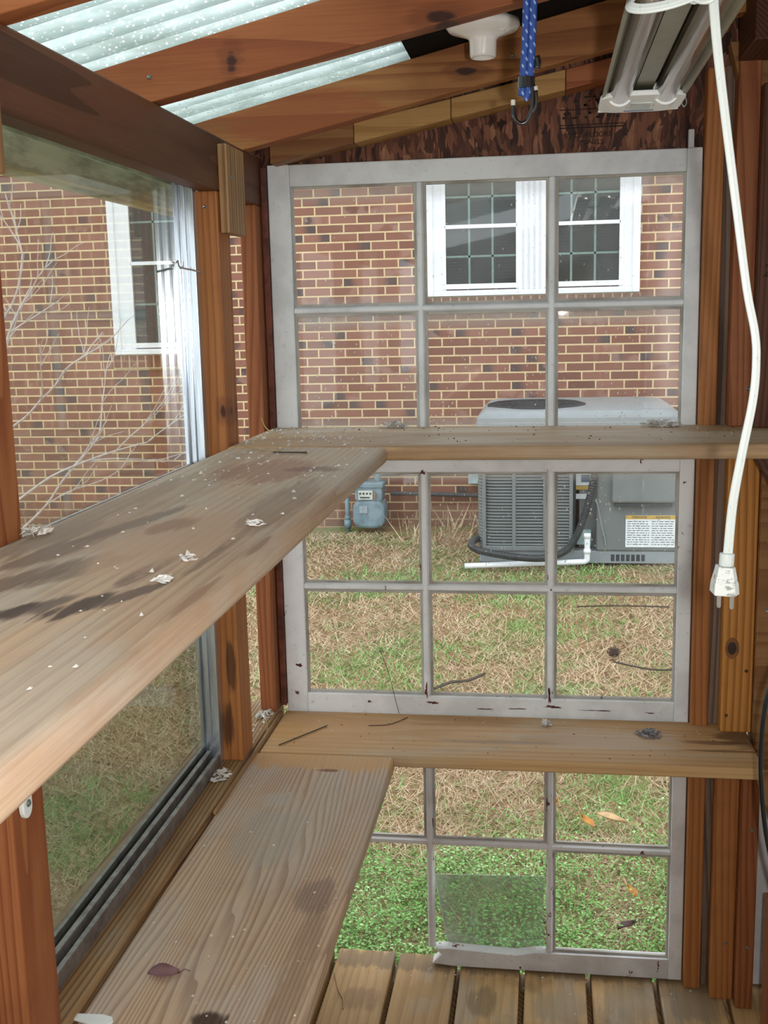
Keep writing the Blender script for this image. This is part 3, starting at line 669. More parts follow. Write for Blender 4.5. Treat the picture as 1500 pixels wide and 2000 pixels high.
# ================================================================== BRICK HOUSE
HY = 7.9
hs = thing('brick_house', 'red brick house with white windows across the lawn', 'house', (-1.0, HY+.1, -1.6))
MB().box(-7, 5, HY, HY+.3, -1.75, 1.5).build('wall', M_brick, hs)
M_roofh = plain('house_eave', '#d9dde0', .6)
MB().box(-7.2, 5.2, HY-.35, HY+.5, 1.5, 1.62).build('eave', M_roofh, hs)
def house_window(x0, x1, z0, z1, lights, rows, ztop_glass):
    b = MB(); fr = .05
    b.box(x0, x1, HY-.03, HY+.01, z0, z0+fr*.8); b.box(x0, x1, HY-.03, HY+.01, z1-fr, z1)
    xs_ = [x0]+[v for l in lights for v in l]+[x1]
    for i in range(0, len(xs_), 2): b.box(xs_[i], xs_[i+1], HY-.03, HY+.01, z0+fr*.8, z1-fr)
    # raised outer casing
    b.box(x0-.004, x0+.045, HY-.05, HY-.03, z0, z1); b.box(x1-.045, x1+.004, HY-.05, HY-.03, z0, z1)
    b.box(x0+.045, x1-.045, HY-.05, HY-.03, z0, z0+.035)
    if len(lights) > 1:
        for k in (.030, .068, .106, .144, .182): b.box(lights[0][1]+k-.012, lights[0][1]+k+.012, HY-.042, HY-.03, z0+.035, z1)
    f = b.build('window', M_vinyl, hs, bevel=.004)
    zg0, zg1 = z0+.082, ztop_glass; mid = (zg0+zg1)/2
    for (a, c) in lights:
        MB().box(a-.01, c+.01, HY-.012, HY-.008, zg0-.01, zg1+.01).build('pane', M_hpane, f)
        s_ = MB()
        s_.box(a-.028, c+.028, HY-.040, HY-.012, zg0-.035, zg0); s_.box(a-.01, c+.01, HY-.040, HY-.012, mid-.013, mid+.013)
        s_.box(a-.028, a, HY-.040, HY-.012, zg0, zg1); s_.box(c, c+.028, HY-.040, HY-.012, zg0, zg1)
        s_.build('window_sash', M_vinyl, f, bevel=.003)
        g_ = MB()
        for k in (1, 2): x = a+(c-a)*k/3; g_.box(x-.007, x+.007, HY-.0135, HY-.0115, zg0, zg1)
        for (za, zb) in ((zg0, mid-.013), (mid+.013, zg1)):
            for k in range(1, rows): z = za+(zb-za)*k/rows; g_.box(a, c, HY-.0135, HY-.0115, z-.007, z+.007)
        g_.build('window_grid', M_grid, f)
    return f
house_window(-.826, .612, .108, 1.06, [(-.692, -.213), (.000, .478)], 2, .958)
house_window(-3.112, -2.30, -.252, 1.06, [(-2.955, -2.45)], 2, .958)
def rowlock(x0, x1, zt):
    b = MB(); x = x0; 
    while x < x1:
        b.box(x+.006, x+.0555, HY-.032, HY, zt-.090, zt-.006); x += .0614
    s_ = b.build('brick_sill', M_brick1, hs, bevel=.003)
    MB().box(x0, x, HY-.028, HY, zt-.10, zt-.001).build('sill_mortar', M_mortar, s_)
rowlock(-.85, .62, .106); rowlock(-3.14, -2.33, -.254)

# ================================================================== AIR CONDITIONER
M_ac = plain('grey_enamel', '#757c7c', .45, var=.06, scale=8); M_acl = plain('light_grey_enamel', '#939b9e', .4, var=.05, scale=8)
M_acd = plain('dark_grille', '#3a4042', .6); M_fan = plain('fan_dark', '#2c2e33', .6)
ac = thing('air_conditioner', 'grey packaged air conditioner standing on the lawn by the brick house', 'air conditioner', (.19, 7.0, -1.47))
AX0, AX1, AY0, AY1 = -.40, .775, 6.5, 7.55
# base pan
b = MB(); b.box(AX0+.004, AX1, AY0+.01, AY1, -1.47, -1.395); b.build('base_pan', M_acl, ac, bevel=.006)
b = MB()
for i in range(7): b.box(.372+i*.029, .372+i*.029+.021, AY0+.0095, AY0+.02, -1.455, -1.415)
b.build('base_slot', M_acd, ac)
# cabinet body with rounded coil end
rc = .10; pts = []
for (cx, cy, a0) in ((AX0+rc, AY0+rc, 180),):
    for k in range(9): a = math.radians(a0+90*k/8); pts.append((cx+rc*math.cos(a), cy+rc*math.sin(a)))
pts += [(.150, AY0), (.162, AY0+.03), (.162, AY0+.10), (.19, AY0+.10), (.19, AY1), (AX0, AY1)]
coil = MB().prism(pts, 'z', -1.395, -.66).build('coil_housing', M_acd, ac)
# louvres: horizontal wires on the coil end plus three vertical posts
b = MB(); prof = [(AX0-.004+.0, AY0+.5)]+[(AX0+rc+(rc+.006)*math.cos(math.radians(180+90*k/8)), AY0+rc+(rc+.006)*math.sin(math.radians(180+90*k/8))) for k in range(9)]+[(.15, AY0-.006)]
z = -1.375
while z < -.66:
    for i in range(len(prof)-1):
        (x0, y0), (x1, y1) = prof[i], prof[i+1]
        b.add([(x0, y0, z), (x1, y1, z), (x1, y1+.012, z+.011), (x0, y0+.012, z+.011), (x0, y0, z-.004), (x1, y1, z-.004)], [(0, 1, 2, 3), (4, 5, 1, 0)])
    z += .0185
b.build('louvre_grille', M_ac, ac)
b = MB()
for x in (-.365, -.19, -.01, .14): b.box(x-.011, x+.011, AY0-.012, AY0+.01, -1.395, -.66)
b.box(AX0+rc*.3, .16, AY0-.010, AY0+.03, -1.395, -1.365)
b.box(-.398, -.33, AY0+.0, AY0+.12, -1.395, -.66) if False else None
b.build('grille_post', M_ac, ac, bevel=.004)
# service recess and cabinet
MB().box(.165, .30, AY0+.10, AY1, -1.395, -.66).build('service_panel', M_ac, ac, bevel=.004)
cab = MB().box(.286, AX1-.004, AY0, AY1, -1.395, -.66).build('cabinet', M_ac, ac, bevel=.012)
MB().box(.372, .722, AY0-.06, AY0, -1.10, -.70).build('intake_hood', M_ac, ac, bevel=.012)
b = MB(); b.box(.385, .71, AY0-.05, AY0-.01, -1.122, -1.10); b.build('hood_mesh', M_acd, ac)
M_lab = plain('label_white', '#e6eef0', .5, var=.04); M_yel = plain('label_yellow', '#d9b45a', .5); M_txt = plain('label_text', '#3c4a50', .7)
lab = MB().box(.453, .737, AY0-.004, AY0, -1.368, -1.180).build('warning_label', M_lab, ac, label='white warning label with a yellow header strip')
MB().box(.453, .737, AY0-.0055, AY0-.004, -1.202, -1.180).build('label_header', M_yel, lab, label='yellow header strip')
b = MB()
for col_ in range(2):
    for i in range(11):
        xa = .463+col_*.138; zl_ = -1.214-i*.0135
        x = xa
        while x < xa+.12:
            wl = random.uniform(.008, .03); b.box(x, min(x+wl, xa+.125), AY0-.0048, AY0-.0039, zl_-.0035, zl_); x += wl+.006
b.build('label_text', M_txt, lab)
text_mesh('label_text', 'WARNING', .018, (.53, AY0-.006, -1.197), (math.pi/2, 0, 0), M_txt, lab)
text_mesh('label_text', 'WARNING', .018, (.665, AY0-.006, -1.197), (math.pi/2, 0, 0), M_txt, lab)
st = MB().box(.170, .262, AY0+.094, AY0+.10, -1.02, -.93).build('sticker', M_lab, ac, label='small white sticker in the recess')
b = MB(); b.box(.20, .25, AY0+.0925, AY0+.094, -1.0, -.955); b.build('sticker_symbol', plain('sticker_blue', '#5b6f8c', .5), st)
MB().box(.170, .262, AY0+.0935, AY0+.10, -1.045, -1.022).build('sticker', M_yel, ac, label='yellow strip sticker')
MB().box(.170, .262, AY0+.0935, AY0+.10, -1.10, -1.07).build('sticker', M_lab, ac, label='narrow white sticker')
MB().box(.175, .26, AY0+.06, AY0+.10, -1.37, -1.28).build('junction_cover', plain('pale_green_plastic', '#a9c4c0', .5), ac, bevel=.004)
# lid with fan opening
def rrect(x0, x1, y0, y1, r, n=5):
    p = []
    for (cx, cy, a0) in ((x1-r, y0+r, 270), (x1-r, y1-r, 0), (x0+r, y1-r, 90), (x0+r, y0+r, 180)):
        for k in range(n+1):
            a = math.radians(a0+90*k/n); p.append((cx+r*math.cos(a), cy+r*math.sin(a)))
    return p
b = MB(); lay = [(rrect(AX0-.012, AX1+.006, AY0-.015, AY1, .06), -.665), (rrect(AX0-.012, AX1+.006, AY0-.015, AY1, .06), -.640), (rrect(AX0-.006, AX1, AY0-.010, AY1, .06), -.636), (rrect(AX0-.006, AX1, AY0-.010, AY1, .06), -.612),
     (rrect(AX0+.03, AX1-.05, AY0+.10, AY1-.02, .08), -.580), (rrect(AX0+.07, AX1-.10, AY0+.22, AY1-.05, .1), -.572)]
vs = []; 
for p, z in lay: vs += [(x, y, z) for x, y in p]
n = len(lay[0][0]); fs = [(i*n+j, i*n+(j+1) % n, (i+1)*n+(j+1) % n, (i+1)*n+j) for i in range(len(lay)-1) for j in range(n)]+[tuple(range((len(lay)-1)*n, len(lay)*n)), tuple(range(n))[::-1]]
b.add(vs, fs); b.build('lid', M_acl, ac, smooth=False)
fan = MB().lathe([(.30, 0), (.30, .010), (.285, .014), (.28, .006), (.01, .006)], (-.065, 6.96, -.5765), 'z', 40).build('fan_opening', M_fan, ac)
b = MB()
for r in np.linspace(.03, .27, 9):
    b.tube([(-.065+r*math.cos(a), 6.96+r*math.sin(a), -.560) for a in np.linspace(0, 2*math.pi, 33)], .0018, 5)
for k in range(6):
    a = k*math.pi/6; b.tube([(-.065-.28*math.cos(a), 6.96-.28*math.sin(a), -.561), (-.065+.28*math.cos(a), 6.96+.28*math.sin(a), -.561)], .003, 5)
b.build('fan_guard', M_fan, ac)

def catmull(P, n=10):
    P = [Vector(p) for p in P]; Q = [P[0]*2-P[1]]+P+[P[-1]*2-P[-2]]; out = []
    for i in range(1, len(Q)-2):
        for k in range(n):
            t = k/n; a, b_, c, d = Q[i-1:i+3]
            out.append(.5*((2*b_)+(c-a)*t+(2*a-5*b_+4*c-d)*t*t+(3*b_-a-3*c+d)*t**3))
    return out+[P[-1]]
M_pvc = plain('white_pvc', '#eef3f6', .35, var=.03); M_blk = plain('black_hose', '#33383a', .5, var=.15)
b = MB(); b.tube(catmull([(-.475, 6.40, -1.468), (-.1, 6.41, -1.452), (.16, 6.42, -1.443), (.225, 6.42, -1.435), (.232, 6.42, -1.40), (.232, 6.42, -1.29)], 6), .0165, 14)
pv = tag(b.build('drain_pipe', M_pvc, smooth=True), 'white plastic drain pipe with an upright elbow lying before the air conditioner', 'pipe')
for p, q in (((.232, 6.42, -1.39), (.232, 6.42, -1.365)), ((.232, 6.42, -1.30), (.232, 6.42, -1.272))):
    MB().tube([p, q], .0205, 14).build('pipe_collar', M_pvc, pv, smooth=True)
def corr(path, r, amp, per):
    P = catmull(path, 24); sc = [1+amp*(1 if (i % 2) else -1) for i in range(len(P))]
    return MB().tube(P, r, 9, scales=sc)
tag(corr([(-.37, 6.62, -1.33), (-.44, 6.5, -1.345), (-.40, 6.42, -1.375), (-.2, 6.36, -1.40), (-.02, 6.37, -1.41), (.10, 6.41, -1.38), (.17, 6.46, -1.30), (.215, 6.47, -1.18), (.25, 6.47, -1.05), (.285, 6.48, -.86)], .021, .07, .01).build('conduit_hose', M_blk), 'black ribbed conduit looping round the air conditioner base', 'hose')
tag(MB().tube(catmull([(.27, 6.49, -1.09), (.285, 6.475, -1.10), (.30, 6.48, -1.16), (.315, 6.485, -1.24), (.335, 6.49, -1.32), (.34, 6.49, -1.36)], 6), .004, 6).build('thin_cable', M_acl, smooth=True), 'thin pale cable hanging down the air conditioner front', 'cable')

# ================================================================== GAS METER
M_meter = (lambda g: g.done(g.mix(g.step(g.noise(g.objv(), 12, 5, .7), .4, .7), srgb('#7d95a0'), srgb('#61757c')), .55))(G('meter_grey_paint'))
gm = thing('gas_meter', 'blue-grey gas meter on a pipe by the brick wall', 'gas meter', (-1.235, 7.72, -1.49))
def rr2(x0, x1, z0, z1, r, n=5): return rrect(x0, x1, z0, z1, r, n)
MB().prism(rr2(-1.352, -1.122, -1.485, -1.285, .065), 'y', 7.62, 7.80).build('meter_body', M_meter, gm, bevel=.02)
MB().prism(rr2(-1.335, -1.140, -1.30, -1.175, .03), 'y', 7.63, 7.79).build('meter_head', M_meter, gm, bevel=.012)
MB().prism(rr2(-1.345, -1.128, -1.200, -1.160, .018), 'y', 7.62, 7.80).build('meter_flange', M_meter, gm, bevel=.01)
mf = MB().box(-1.305, -1.205, 7.612, 7.63, -1.278, -1.215).build('meter_dial', plain('dial_white', '#d8dccf', .5), gm, label='white dial plate')
b = MB()
for i in range(4): b.lathe([(.008, 0), (.008, -.0015), (.001, -.0015)], (-1.292+i*.024, 7.612, -1.235), 'y', 12)
b.box(-1.295, -1.225, 7.6105, 7.612, -1.268, -1.258); b.build('dial_marks', M_txt, mf)
MB().box(-1.30, -1.245, 7.612, 7.622, -1.375, -1.325).build('meter_tag', plain('tag_grey', '#a9b4bd', .5), gm)
MB().box(-1.200, -1.182, 7.615, 7.632, -1.278, -1.228).build('rusty_tag', plain('rust_tag', '#8a6a58', .7), gm)
b = MB(); b.tube(catmull([(-1.18, 7.70, -1.16), (-1.18, 7.70, -1.12), (-1.14, 7.72, -1.105), (-1.0, 7.74, -1.10), (-.80, 7.76, -1.085)], 5), .022, 10)
b.tube([(-1.31, 7.70, -1.16), (-1.31, 7.70, -1.10)], .022, 10); b.tube([(-1.31, 7.70, -1.105), (-1.18, 7.70, -1.105)], .018, 10)
b.build('outlet_pipe', M_meter, gm, smooth=True)
b = MB(); b.tube([(-1.405, 7.72, -1.54), (-1.405, 7.72, -1.22)], .016, 10); b.tube([(-1.405, 7.72, -1.50), (-1.405, 7.72, -1.44)], .026, 10); b.tube([(-1.405, 7.72, -1.44), (-1.405, 7.72, -1.41)], .021, 10)
b.tube([(-1.405, 7.72, -1.225), (-1.33, 7.72, -1.225)], .016, 10)
b.build('riser_pipe', M_meter, gm, smooth=True)
tag(corr([(-1.11, 7.83, -1.268), (-.9, 7.84, -1.272), (-.7, 7.84, -1.278), (-.46, 7.84, -1.284)], .015, .08, .01).build('wall_conduit', plain('grey_conduit', '#55595c', .6)), 'grey ribbed conduit along the foot of the brick wall', 'conduit')
tag(MB().box(-.548, -.44, 7.80, 7.9, -1.197, -1.09).build('wall_box', plain('pale_box', '#c6dde0', .5), bevel=.008), 'small pale utility box on the brick wall beside the air conditioner', 'utility box')

# ================================================================== LIGHT FIXTURE
M_enam = plain('fixture_enamel', '#86846f', .35, var=.08); M_white = plain('fixture_white', '#f6fbfc', .3, var=.02)
M_tube = (lambda g: g.done(g.mix(g.step(g.noise(g.vmath('MULTIPLY', g.objv(), (1, .1, 1)), 10, 3), .3, .7), srgb('#7f7468'), srgb('#9a9086')), .12, None, 0, .8))(G('unlit_tube_glass'))
FZ = .266; FX0, FX1 = .067, .171; FY0, FY1 = .35, 1.60
fx = thing('fluorescent_fixture', 'two-tube fluorescent shop light hanging under the rafters, unlit', 'light fixture', (.119, .98, FZ))
b = MB()
b.prism([(FX0, FZ-.004), (FX0+.004, FZ-.004), (FX0+.022, FZ+.022), (.108, FZ+.026), (.108, FZ+.006), (.130, FZ+.006), (.130, FZ+.026), (FX1-.022, FZ+.022), (FX1-.004, FZ-.004), (FX1, FZ-.004),
         (FX1-.018, FZ+.026), (FX1-.026, FZ+.040), (FX0+.026, FZ+.040), (FX0+.018, FZ+.026)], 'y', FY0, FY1-.01)
b.build('reflector', M_enam, fx)
for x in (.0905, .1475):
    MB().tube([(x, FY0+.03, FZ+.004), (x, FY1-.05, FZ+.004)], .0145, 20).build('tube', M_tube, fx, smooth=True)
# end plate: white, rounded, with sockets
b = MB(); p = rrect(FX0-.001, FX1+.001, FY1-.105, FY1+.006, .026, 6)
p2 = rrect(FX0-.001, FX1+.001, FY1-.115, FY1+.008, .030, 6)
b.prism(p2, 'z', FZ-.0065, FZ+.0)
b.prism([(FX0-.001, FZ-.006), (FX1+.001, FZ-.006), (FX1-.018, FZ+.030), (FX0+.018, FZ+.030)], 'y', FY1-.004, FY1+.004)
ep = b.build('end_plate', M_white, fx, bevel=.0015)
for x in (.0905, .1475):
    MB().lathe([(.0165, -.02), (.0165, .012), (.012, .014), (.001, .014)], (x, FY1-.062, FZ+.003), 'y', 20).build('socket', M_white, fx, smooth=False)
MB().box(.106, .132, FY1-.062, FY1-.016, FZ-.0072, FZ-.006).build('plate_label', plain('label_pale', '#d9e6ea', .4), ep)
M_prb = plain('print_blue', '#33508a', .6)
MB().box(.100, .1025, FY1-.040, FY1-.032, FZ-.0072, FZ-.006).build('printed_mark', M_prb, ep)
MB().box(.135, .138, FY1-.055, FY1-.042, FZ-.0072, FZ-.006).build('printed_mark', M_prb, ep)
MB().box(.100, .139, FY1-.006, FY1-.0045, FZ-.0072, FZ-.006).build('printed_line', M_prb, ep)
b = MB(); b.tube(catmull([(FX1+.001, FY1-.02, FZ), (FX1+.006, FY1-.02, FZ+.006), (FX1+.009, FY1-.02, FZ-.001), (FX1+.006, FY1-.02, FZ-.007), (FX1+.003, FY1-.02, FZ-.002)], 5), .0012, 6)
b.build('wire_clip', M_screw, fx, smooth=True)
for y in (.618, 1.566):
    MB().tube([(.119, y, FZ+.036), (.119, y, .416)], .0014, 6).build('hanger_wire', M_screw, fx)

# ================================================================== LAMPHOLDER
M_porc = plain('white_porcelain', '#ece9e6', .12, var=.02, spec=.8)
lh = thing('porcelain_lampholder', 'white porcelain lamp socket between two rafters', 'lampholder', (-.0905, 1.70, .41))
MB().lathe([(.052, .016), (.053, .009), (.049, .004), (.031, -.002), (.022, -.006), (.0195, -.010), (.019, -.030), (.0175, -.033), (.015, -.033), (.014, -.012), (.001, -.012)], (-.0925, 1.70, .392), 'z', 48).build('base', M_porc, lh, smooth=True)
MB().lathe([(.008, .001), (.0085, -.001), (.004, -.0015), (.0005, -.0005)], (-.068, 1.685, .392), 'z', 16).build('screw_recess', M_porc, lh, smooth=True)
MB().box(-.125, -.058, 1.665, 1.735, .408, zr(-.125)+.0).build('junction_box', plain('box_blue_grey', '#6f84a4', .5), lh, bevel=.003)

# ================================================================== BUNGEE CORD
def bung():
    g = G('blue_woven_cord'); v = g.objv(False); X, Y, Z = g.sep(v)
    a = g.math('ADD', g.math('MULTIPLY', Z, 420), g.math('MULTIPLY', X, 700)); c = g.math('SUBTRACT', g.math('MULTIPLY', Z, 420), g.math('MULTIPLY', X, 700))
    m_ = g.math('MULTIPLY', g.step(g.math('SINE', a), .55, .8), g.step(g.math('SINE', c), -.2, .4))
    return g.done(g.mix(m_, srgb('#274790'), srgb('#8fa6cf')), .7, g.bump(m_, .3))
M_bung = bung(); M_hook = plain('black_hook', '#1c1a1c', .25, spec=.7)
bc = thing('bungee_cord', 'blue bungee cord with a black hook hanging from above', 'bungee cord', (-.022, 1.24, .20))
b = MB()
b.tube(catmull([(-.0205, 1.24, .42), (-.0225, 1.24, .30), (-.0245, 1.24, .26), (-.026, 1.24, .232), (-.0275, 1.24, .222)], 8), .0040, 12)
b.tube(catmull([(-.0125, 1.238, .42), (-.0155, 1.238, .30), (-.0175, 1.238, .26), (-.019, 1.238, .236), (-.0215, 1.239, .222), (-.025, 1.24, .2195)], 8), .0040, 12)
b.build('cord', M_bung, bc, smooth=True)
b = MB(); b.tube([(-.0225, 1.239, .229), (-.0222, 1.239, .240)], .0088, 12); b.build('clamp', M_hook, bc, smooth=False)
b = MB(); b.tube(catmull([(-.012, 1.238, .248), (-.0105, 1.238, .254), (-.012, 1.238, .26)], 4), .0035, 8); b.build('spare_hook_tip', M_hook, bc, smooth=True)
b = MB(); b.tube(catmull([(-.0165, 1.236, .236), (-.0160, 1.236, .215), (-.0175, 1.236, .205), (-.022, 1.236, .196), (-.0275, 1.236, .1935), (-.033, 1.236, .197), (-.0358, 1.236, .204), (-.0362, 1.236, .213)], 8), .0022, 10)
b.tube(catmull([(-.0165, 1.238, .234), (-.0125, 1.236, .226), (-.0125, 1.236, .212), (-.0165, 1.236, .204)], 6), .0018, 8)
b.build('hook', M_hook, bc, smooth=True)
M_tip = plain('hook_tip_white', '#cfc9c0', .5)
MB().tube([(-.0362, 1.236, .212), (-.0361, 1.236, .2175)], .0024, 10).build('hook_tip', M_tip, bc); MB().tube([(-.0123, 1.236, .226), (-.0128, 1.236, .230)], .0022, 10).build('hook_tip', M_tip, bc)

# ================================================================== WHITE CORD AND PLUG
M_cord = (lambda g: g.done(g.mix(g.math('MULTIPLY', g.step(g.noise(g.vmath('MULTIPLY', g.objv(), (1, 1, .3)), 330, 4, .75), .60, .68), .5), srgb('#bfc6c3'), srgb('#6d746f')), .4))(G('grubby_white_cable'))
pc = thing('power_cord', 'white flat power cord with a two-prong plug hanging down on the right', 'power cord', (.150, .95, -.24))
def flat_prof(w_, r):
    p = []
    for k, cx in ((0, -w_), (1, 0), (2, w_)):
        pass
    top = [(-w_-r, 0), (-w_-r*.6, r*.8), (-w_, r), (-w_/2, r*.72), (-w_/4, r*.95), (0, r), (w_/4, r*.95), (w_/2, r*.72), (w_, r), (w_+r*.6, r*.8), (w_+r, 0)]
    return top+[(u, -v) for u, v in top[1:-1]][::-1]
FP = flat_prof(.0027, .0014)
CP = [(.1245, .945, .262), (.1268, .95, .234), (.131, .95, .196), (.1395, .95, .138), (.1505, .95, .067), (.1592, .95, .012), (.1665, .95, -.022), (.1683, .95, -.045), (.1668, .95, -.076), (.1590, .95, -.124), (.1533, .95, -.165), (.1505, .95, -.212)]
P = catmull(CP, 10)
MB().sweep(P, FP, up=(0, -1, 0), scales=[1.0-.18*math.sin(math.pi*i/(len(P)-1)) for i in range(len(P))]).build('cable', M_cord, pc, smooth=True)
# loops of spare cable tied up at the top
def ellipse_loop(cx, cz, rx, rz, tilt, y0, dy, a0, a1, n=26):
    out = []
    for i in range(n+1):
        a = math.radians(a0+(a1-a0)*i/n); u, v = rx*math.cos(a), rz*math.sin(a)
        out.append((cx+u*math.cos(tilt)-v*math.sin(tilt), y0+dy*math.sin(a), cz+u*math.sin(tilt)+v*math.cos(tilt)))
    return out
b = MB()
b.sweep(ellipse_loop(.091, .235, .030, .0095, .22, .93, .01, 20, 330), FP, up=(0, 0, 1))
b.sweep(ellipse_loop(.122, .240, .013, .010, .1, .925, .008, 150, 400), FP, up=(0, 0, 1))
b.sweep(ellipse_loop(.112, .243, .010, .018, .5, .93, .012, 170, 350), FP, up=(0, -1, 0))
b.sweep(ellipse_loop(.128, .240, .020, .010, -.1, .935, .02, 180, 370), FP, up=(0, 0, 1))
b.sweep(catmull([(.1245, .94, .262), (.118, .938, .25), (.108, .935, .236), (.111, .93, .229), (.12, .93, .237), (.1265, .935, .255)], 6), FP, up=(0, -1, 0))
b.build('spare_loop', M_cord, pc, smooth=True)
MB().tube([(.1503, .95, -.2045), (.1498, .95, -.2155)], .0062, 16).build('strain_relief', M_cord, pc, bevel=.001)
M_plug = (lambda g: g.done(g.mix(g.step(g.noise(g.vmath('MULTIPLY', g.objv(), (.3, 1, 1)), 120, 5, .75), .54, .62), srgb('#ccd0cc'), srgb('#8c8f8a')), .4))(G('scuffed_plug_plastic'))
c = (.1497, .95)
b = MB(); ring = [(-.2150, .0078, .0065), (-.2195, .0086, .0072), (-.2300, .0112, .0085), (-.2380, .0118, .0092), (-.2392, .0113, .009)]
vs = []; rot = .30
for z, rx, ry in ring:
    for (u, v) in ((-1, -1), (.55, -1), (1, -.2), (1, 1), (-1, 1)):
        X_ = u*rx; Y_ = v*ry
        vs.append((c[0]+X_*math.cos(rot)-Y_*math.sin(rot)*.3, c[1]+X_*math.sin(rot)*.5+Y_, z-.0015*(u > 0)))
n = 5; fs = [(i*n+j, i*n+(j+1) % n, (i+1)*n+(j+1) % n, (i+1)*n+j) for i in range(len(ring)-1) for j in range(n)]+[tuple(range(n))[::-1], tuple(range((len(ring)-1)*n, len(ring)*n))]
b.add(vs, fs); b.build('plug', M_plug, pc, bevel=.0008)
M_brass = plain('nickel_prong', '#b9b6ae', .25, .9)
for dx, l, dy in ((-.0053, .0115, -.002), (.0057, .0135, .001)):
    x = c[0]+dx
    b = MB(); b.prism([(-.240, x-.0017), (-.240, x+.0017), (-.2385-l, x+.0017), (-.2400-l, x+.0008), (-.2400-l, x-.0008), (-.2385-l, x-.0017)], 'y', .95+dy-.0005, .95+dy+.0005)
    b.v = [(z, y, x_) for (x_, y, z) in b.v]; b.build('prong', M_brass, pc)

# black hose at right edge
tag(MB().tube(catmull([(.429, 1.6, -.36), (.38, 1.6, -.42), (.340, 1.6, -.48), (.318, 1.6, -.54), (.311, 1.6, -.59), (.3095, 1.6, -.645), (.3125, 1.6, -.70), (.321, 1.6, -.765), (.336, 1.6, -.83), (.36, 1.6, -.90), (.429, 1.6, -1.02)], 8), .0035, 10).build('black_cable', plain('black_rubber', '#15191b', .3, spec=.7), smooth=True), 'black cable curving in at the right edge before the low shelf', 'cable')

# ================================================================== BRACKETS
M_brk = plain('white_bracket_paint', '#e6ebea', .4, var=.04)
def bracket(zt, yc, label):
    t = thing('shelf_bracket', label, 'shelf bracket', (-.5295, yc, zt-.30))
    b = MB(); pts = [(yc-.010, zt-.04), (yc+.010, zt-.04)]+[(yc+.010*math.cos(math.radians(a)), zt-.276-.012*abs(math.sin(math.radians(a)))) for a in range(0, -181, -20)]
    b.prism(pts, 'x', -.5295, -.5235); b.build('upright', M_brk, t, bevel=.0015)
    b = MB(); b.prism([(-.5295, zt-.031), (-.33, zt-.031), (-.325, zt-.034), (-.33, zt-.037), (-.5295, zt-.040)], 'y', yc-.009, yc+.009); b.build('arm', M_brk, t, bevel=.001)
    b = MB(); b.prism([(-.5235, zt-.16), (-.5235, zt-.175), (-.40, zt-.043), (-.41, zt-.040)], 'y', yc-.003, yc+.003); b.build('brace', M_brk, t)
    MB().lathe([(.004, 0), (.004, .001), (.002, .0025), (.0005, .0025)], (-.5235, yc, zt-.272), 'x', 12).build('screw', M_screw, t)
    return t
bracket(-.212, 1.008, 'white metal shelf bracket on the nearest post, under the upper shelf')
t = thing('bracket_tab', 'pale rounded tab at the foot of the nearest post, on the low shelf', 'bracket', (-.525, 1.085, -.785))
b = MB(); b.prism([(-.532, -.006), (-.50, -.011), (-.488, -.008), (-.484, 0), (-.488, .007), (-.50, .009), (-.532, .004)], 'z', -.784, -.781)
b.v = [(x, y+1.092-(x+.532)*.1, z) for x, y, z in b.v]; b.build('tab', M_brk, t, bevel=.0008)

# ================================================================== DEBRIS
M_fluff = plain('cobweb_white', '#dfdcd8', .9, var=.1, spec=.1); M_fluffg = plain('grey_fluff', '#a3a1a6', .9, var=.2, spec=.1); M_husk = plain('pale_husk', '#ded8cf', .7, var=.15)
M_speck = plain('dark_speck', '#4a3c34', .8)
def fluff(name, label, x, y, z, rx, ry, rz, n, mat, seed, cat='cobweb'):
    R = random.Random(seed); b = MB()
    for i in range(n):
        a = R.uniform(0, 2*math.pi); r = R.random()**.6; cx, cy = x+rx*r*math.cos(a), y+ry*r*math.sin(a); cz = z+.0008+rz*R.random()*(1-r*.6)
        u = Vector((R.uniform(-1, 1), R.uniform(-1, 1), R.uniform(-.3, .5))).normalized()*R.uniform(.003, .009); v = Vector((R.uniform(-1, 1), R.uniform(-1, 1), R.uniform(-.6, .6))).normalized()*R.uniform(.0015, .004)
        p = Vector((cx, cy, cz)); q = [p-u-v, p+u-v*.4, p+u*.9+v, p-u*.7+v]
        q = [(k.x, k.y, max(k.z, z+.0004)) for k in q]; b.add(q, [(0, 1, 2, 3)])
        m_ = (p+u*.2+Vector((0, 0, .002))); b.add([q[0], q[1], (m_.x, m_.y, max(m_.z, z+.001))], [(0, 1, 2)])
    return tag(b.build(name, mat), label, cat)
ZU, ZL = -.212, -.785
fluff('cobweb_tuft', 'white cobweb tuft on the upper shelf below the first muntin', -.285, 2.080, ZU, .030, .010, .014, 60, M_fluff, 1)
fluff('cobweb_tuft', 'white cobweb tuft on the upper shelf at the right corner of the top sash', .205, 2.072, ZU, .035, .022, .014, 80, M_fluff, 2)
fluff('cobweb_tuft', 'grey feathery tuft on the low shelf near its right end', .190, 2.030, ZL, .022, .022, .010, 70, M_fluffg, 3, 'fluff')
fluff('cobweb_tuft', 'white crumpled tuft on the sill beside the low long shelf', -.553, 1.745, -.775, .016, .03, .012, 40, M_fluff, 4)
fluff('cobweb_tuft', 'pinkish white tuft at the foot of the nearest post', -.512, 1.048, ZU, .011, .022, .010, 30, M_husk, 5)
fluff('fluff_ball', 'small white fluff ball on the low shelf under the middle sash', .001, 2.062, ZL, .008, .008, .008, 24, M_fluff, 6, 'fluff')
fluff('paper_scrap', 'white scrap lying in the middle of the upper long shelf', -.311, .856, ZU, .006, .010, .005, 9, M_fluff, 8, 'scrap')
fluff('paper_scrap', 'white scrap on the upper long shelf right of the orange patch', -.298, 1.100, ZU, .011, .014, .005, 16, M_fluff, 9, 'scrap')
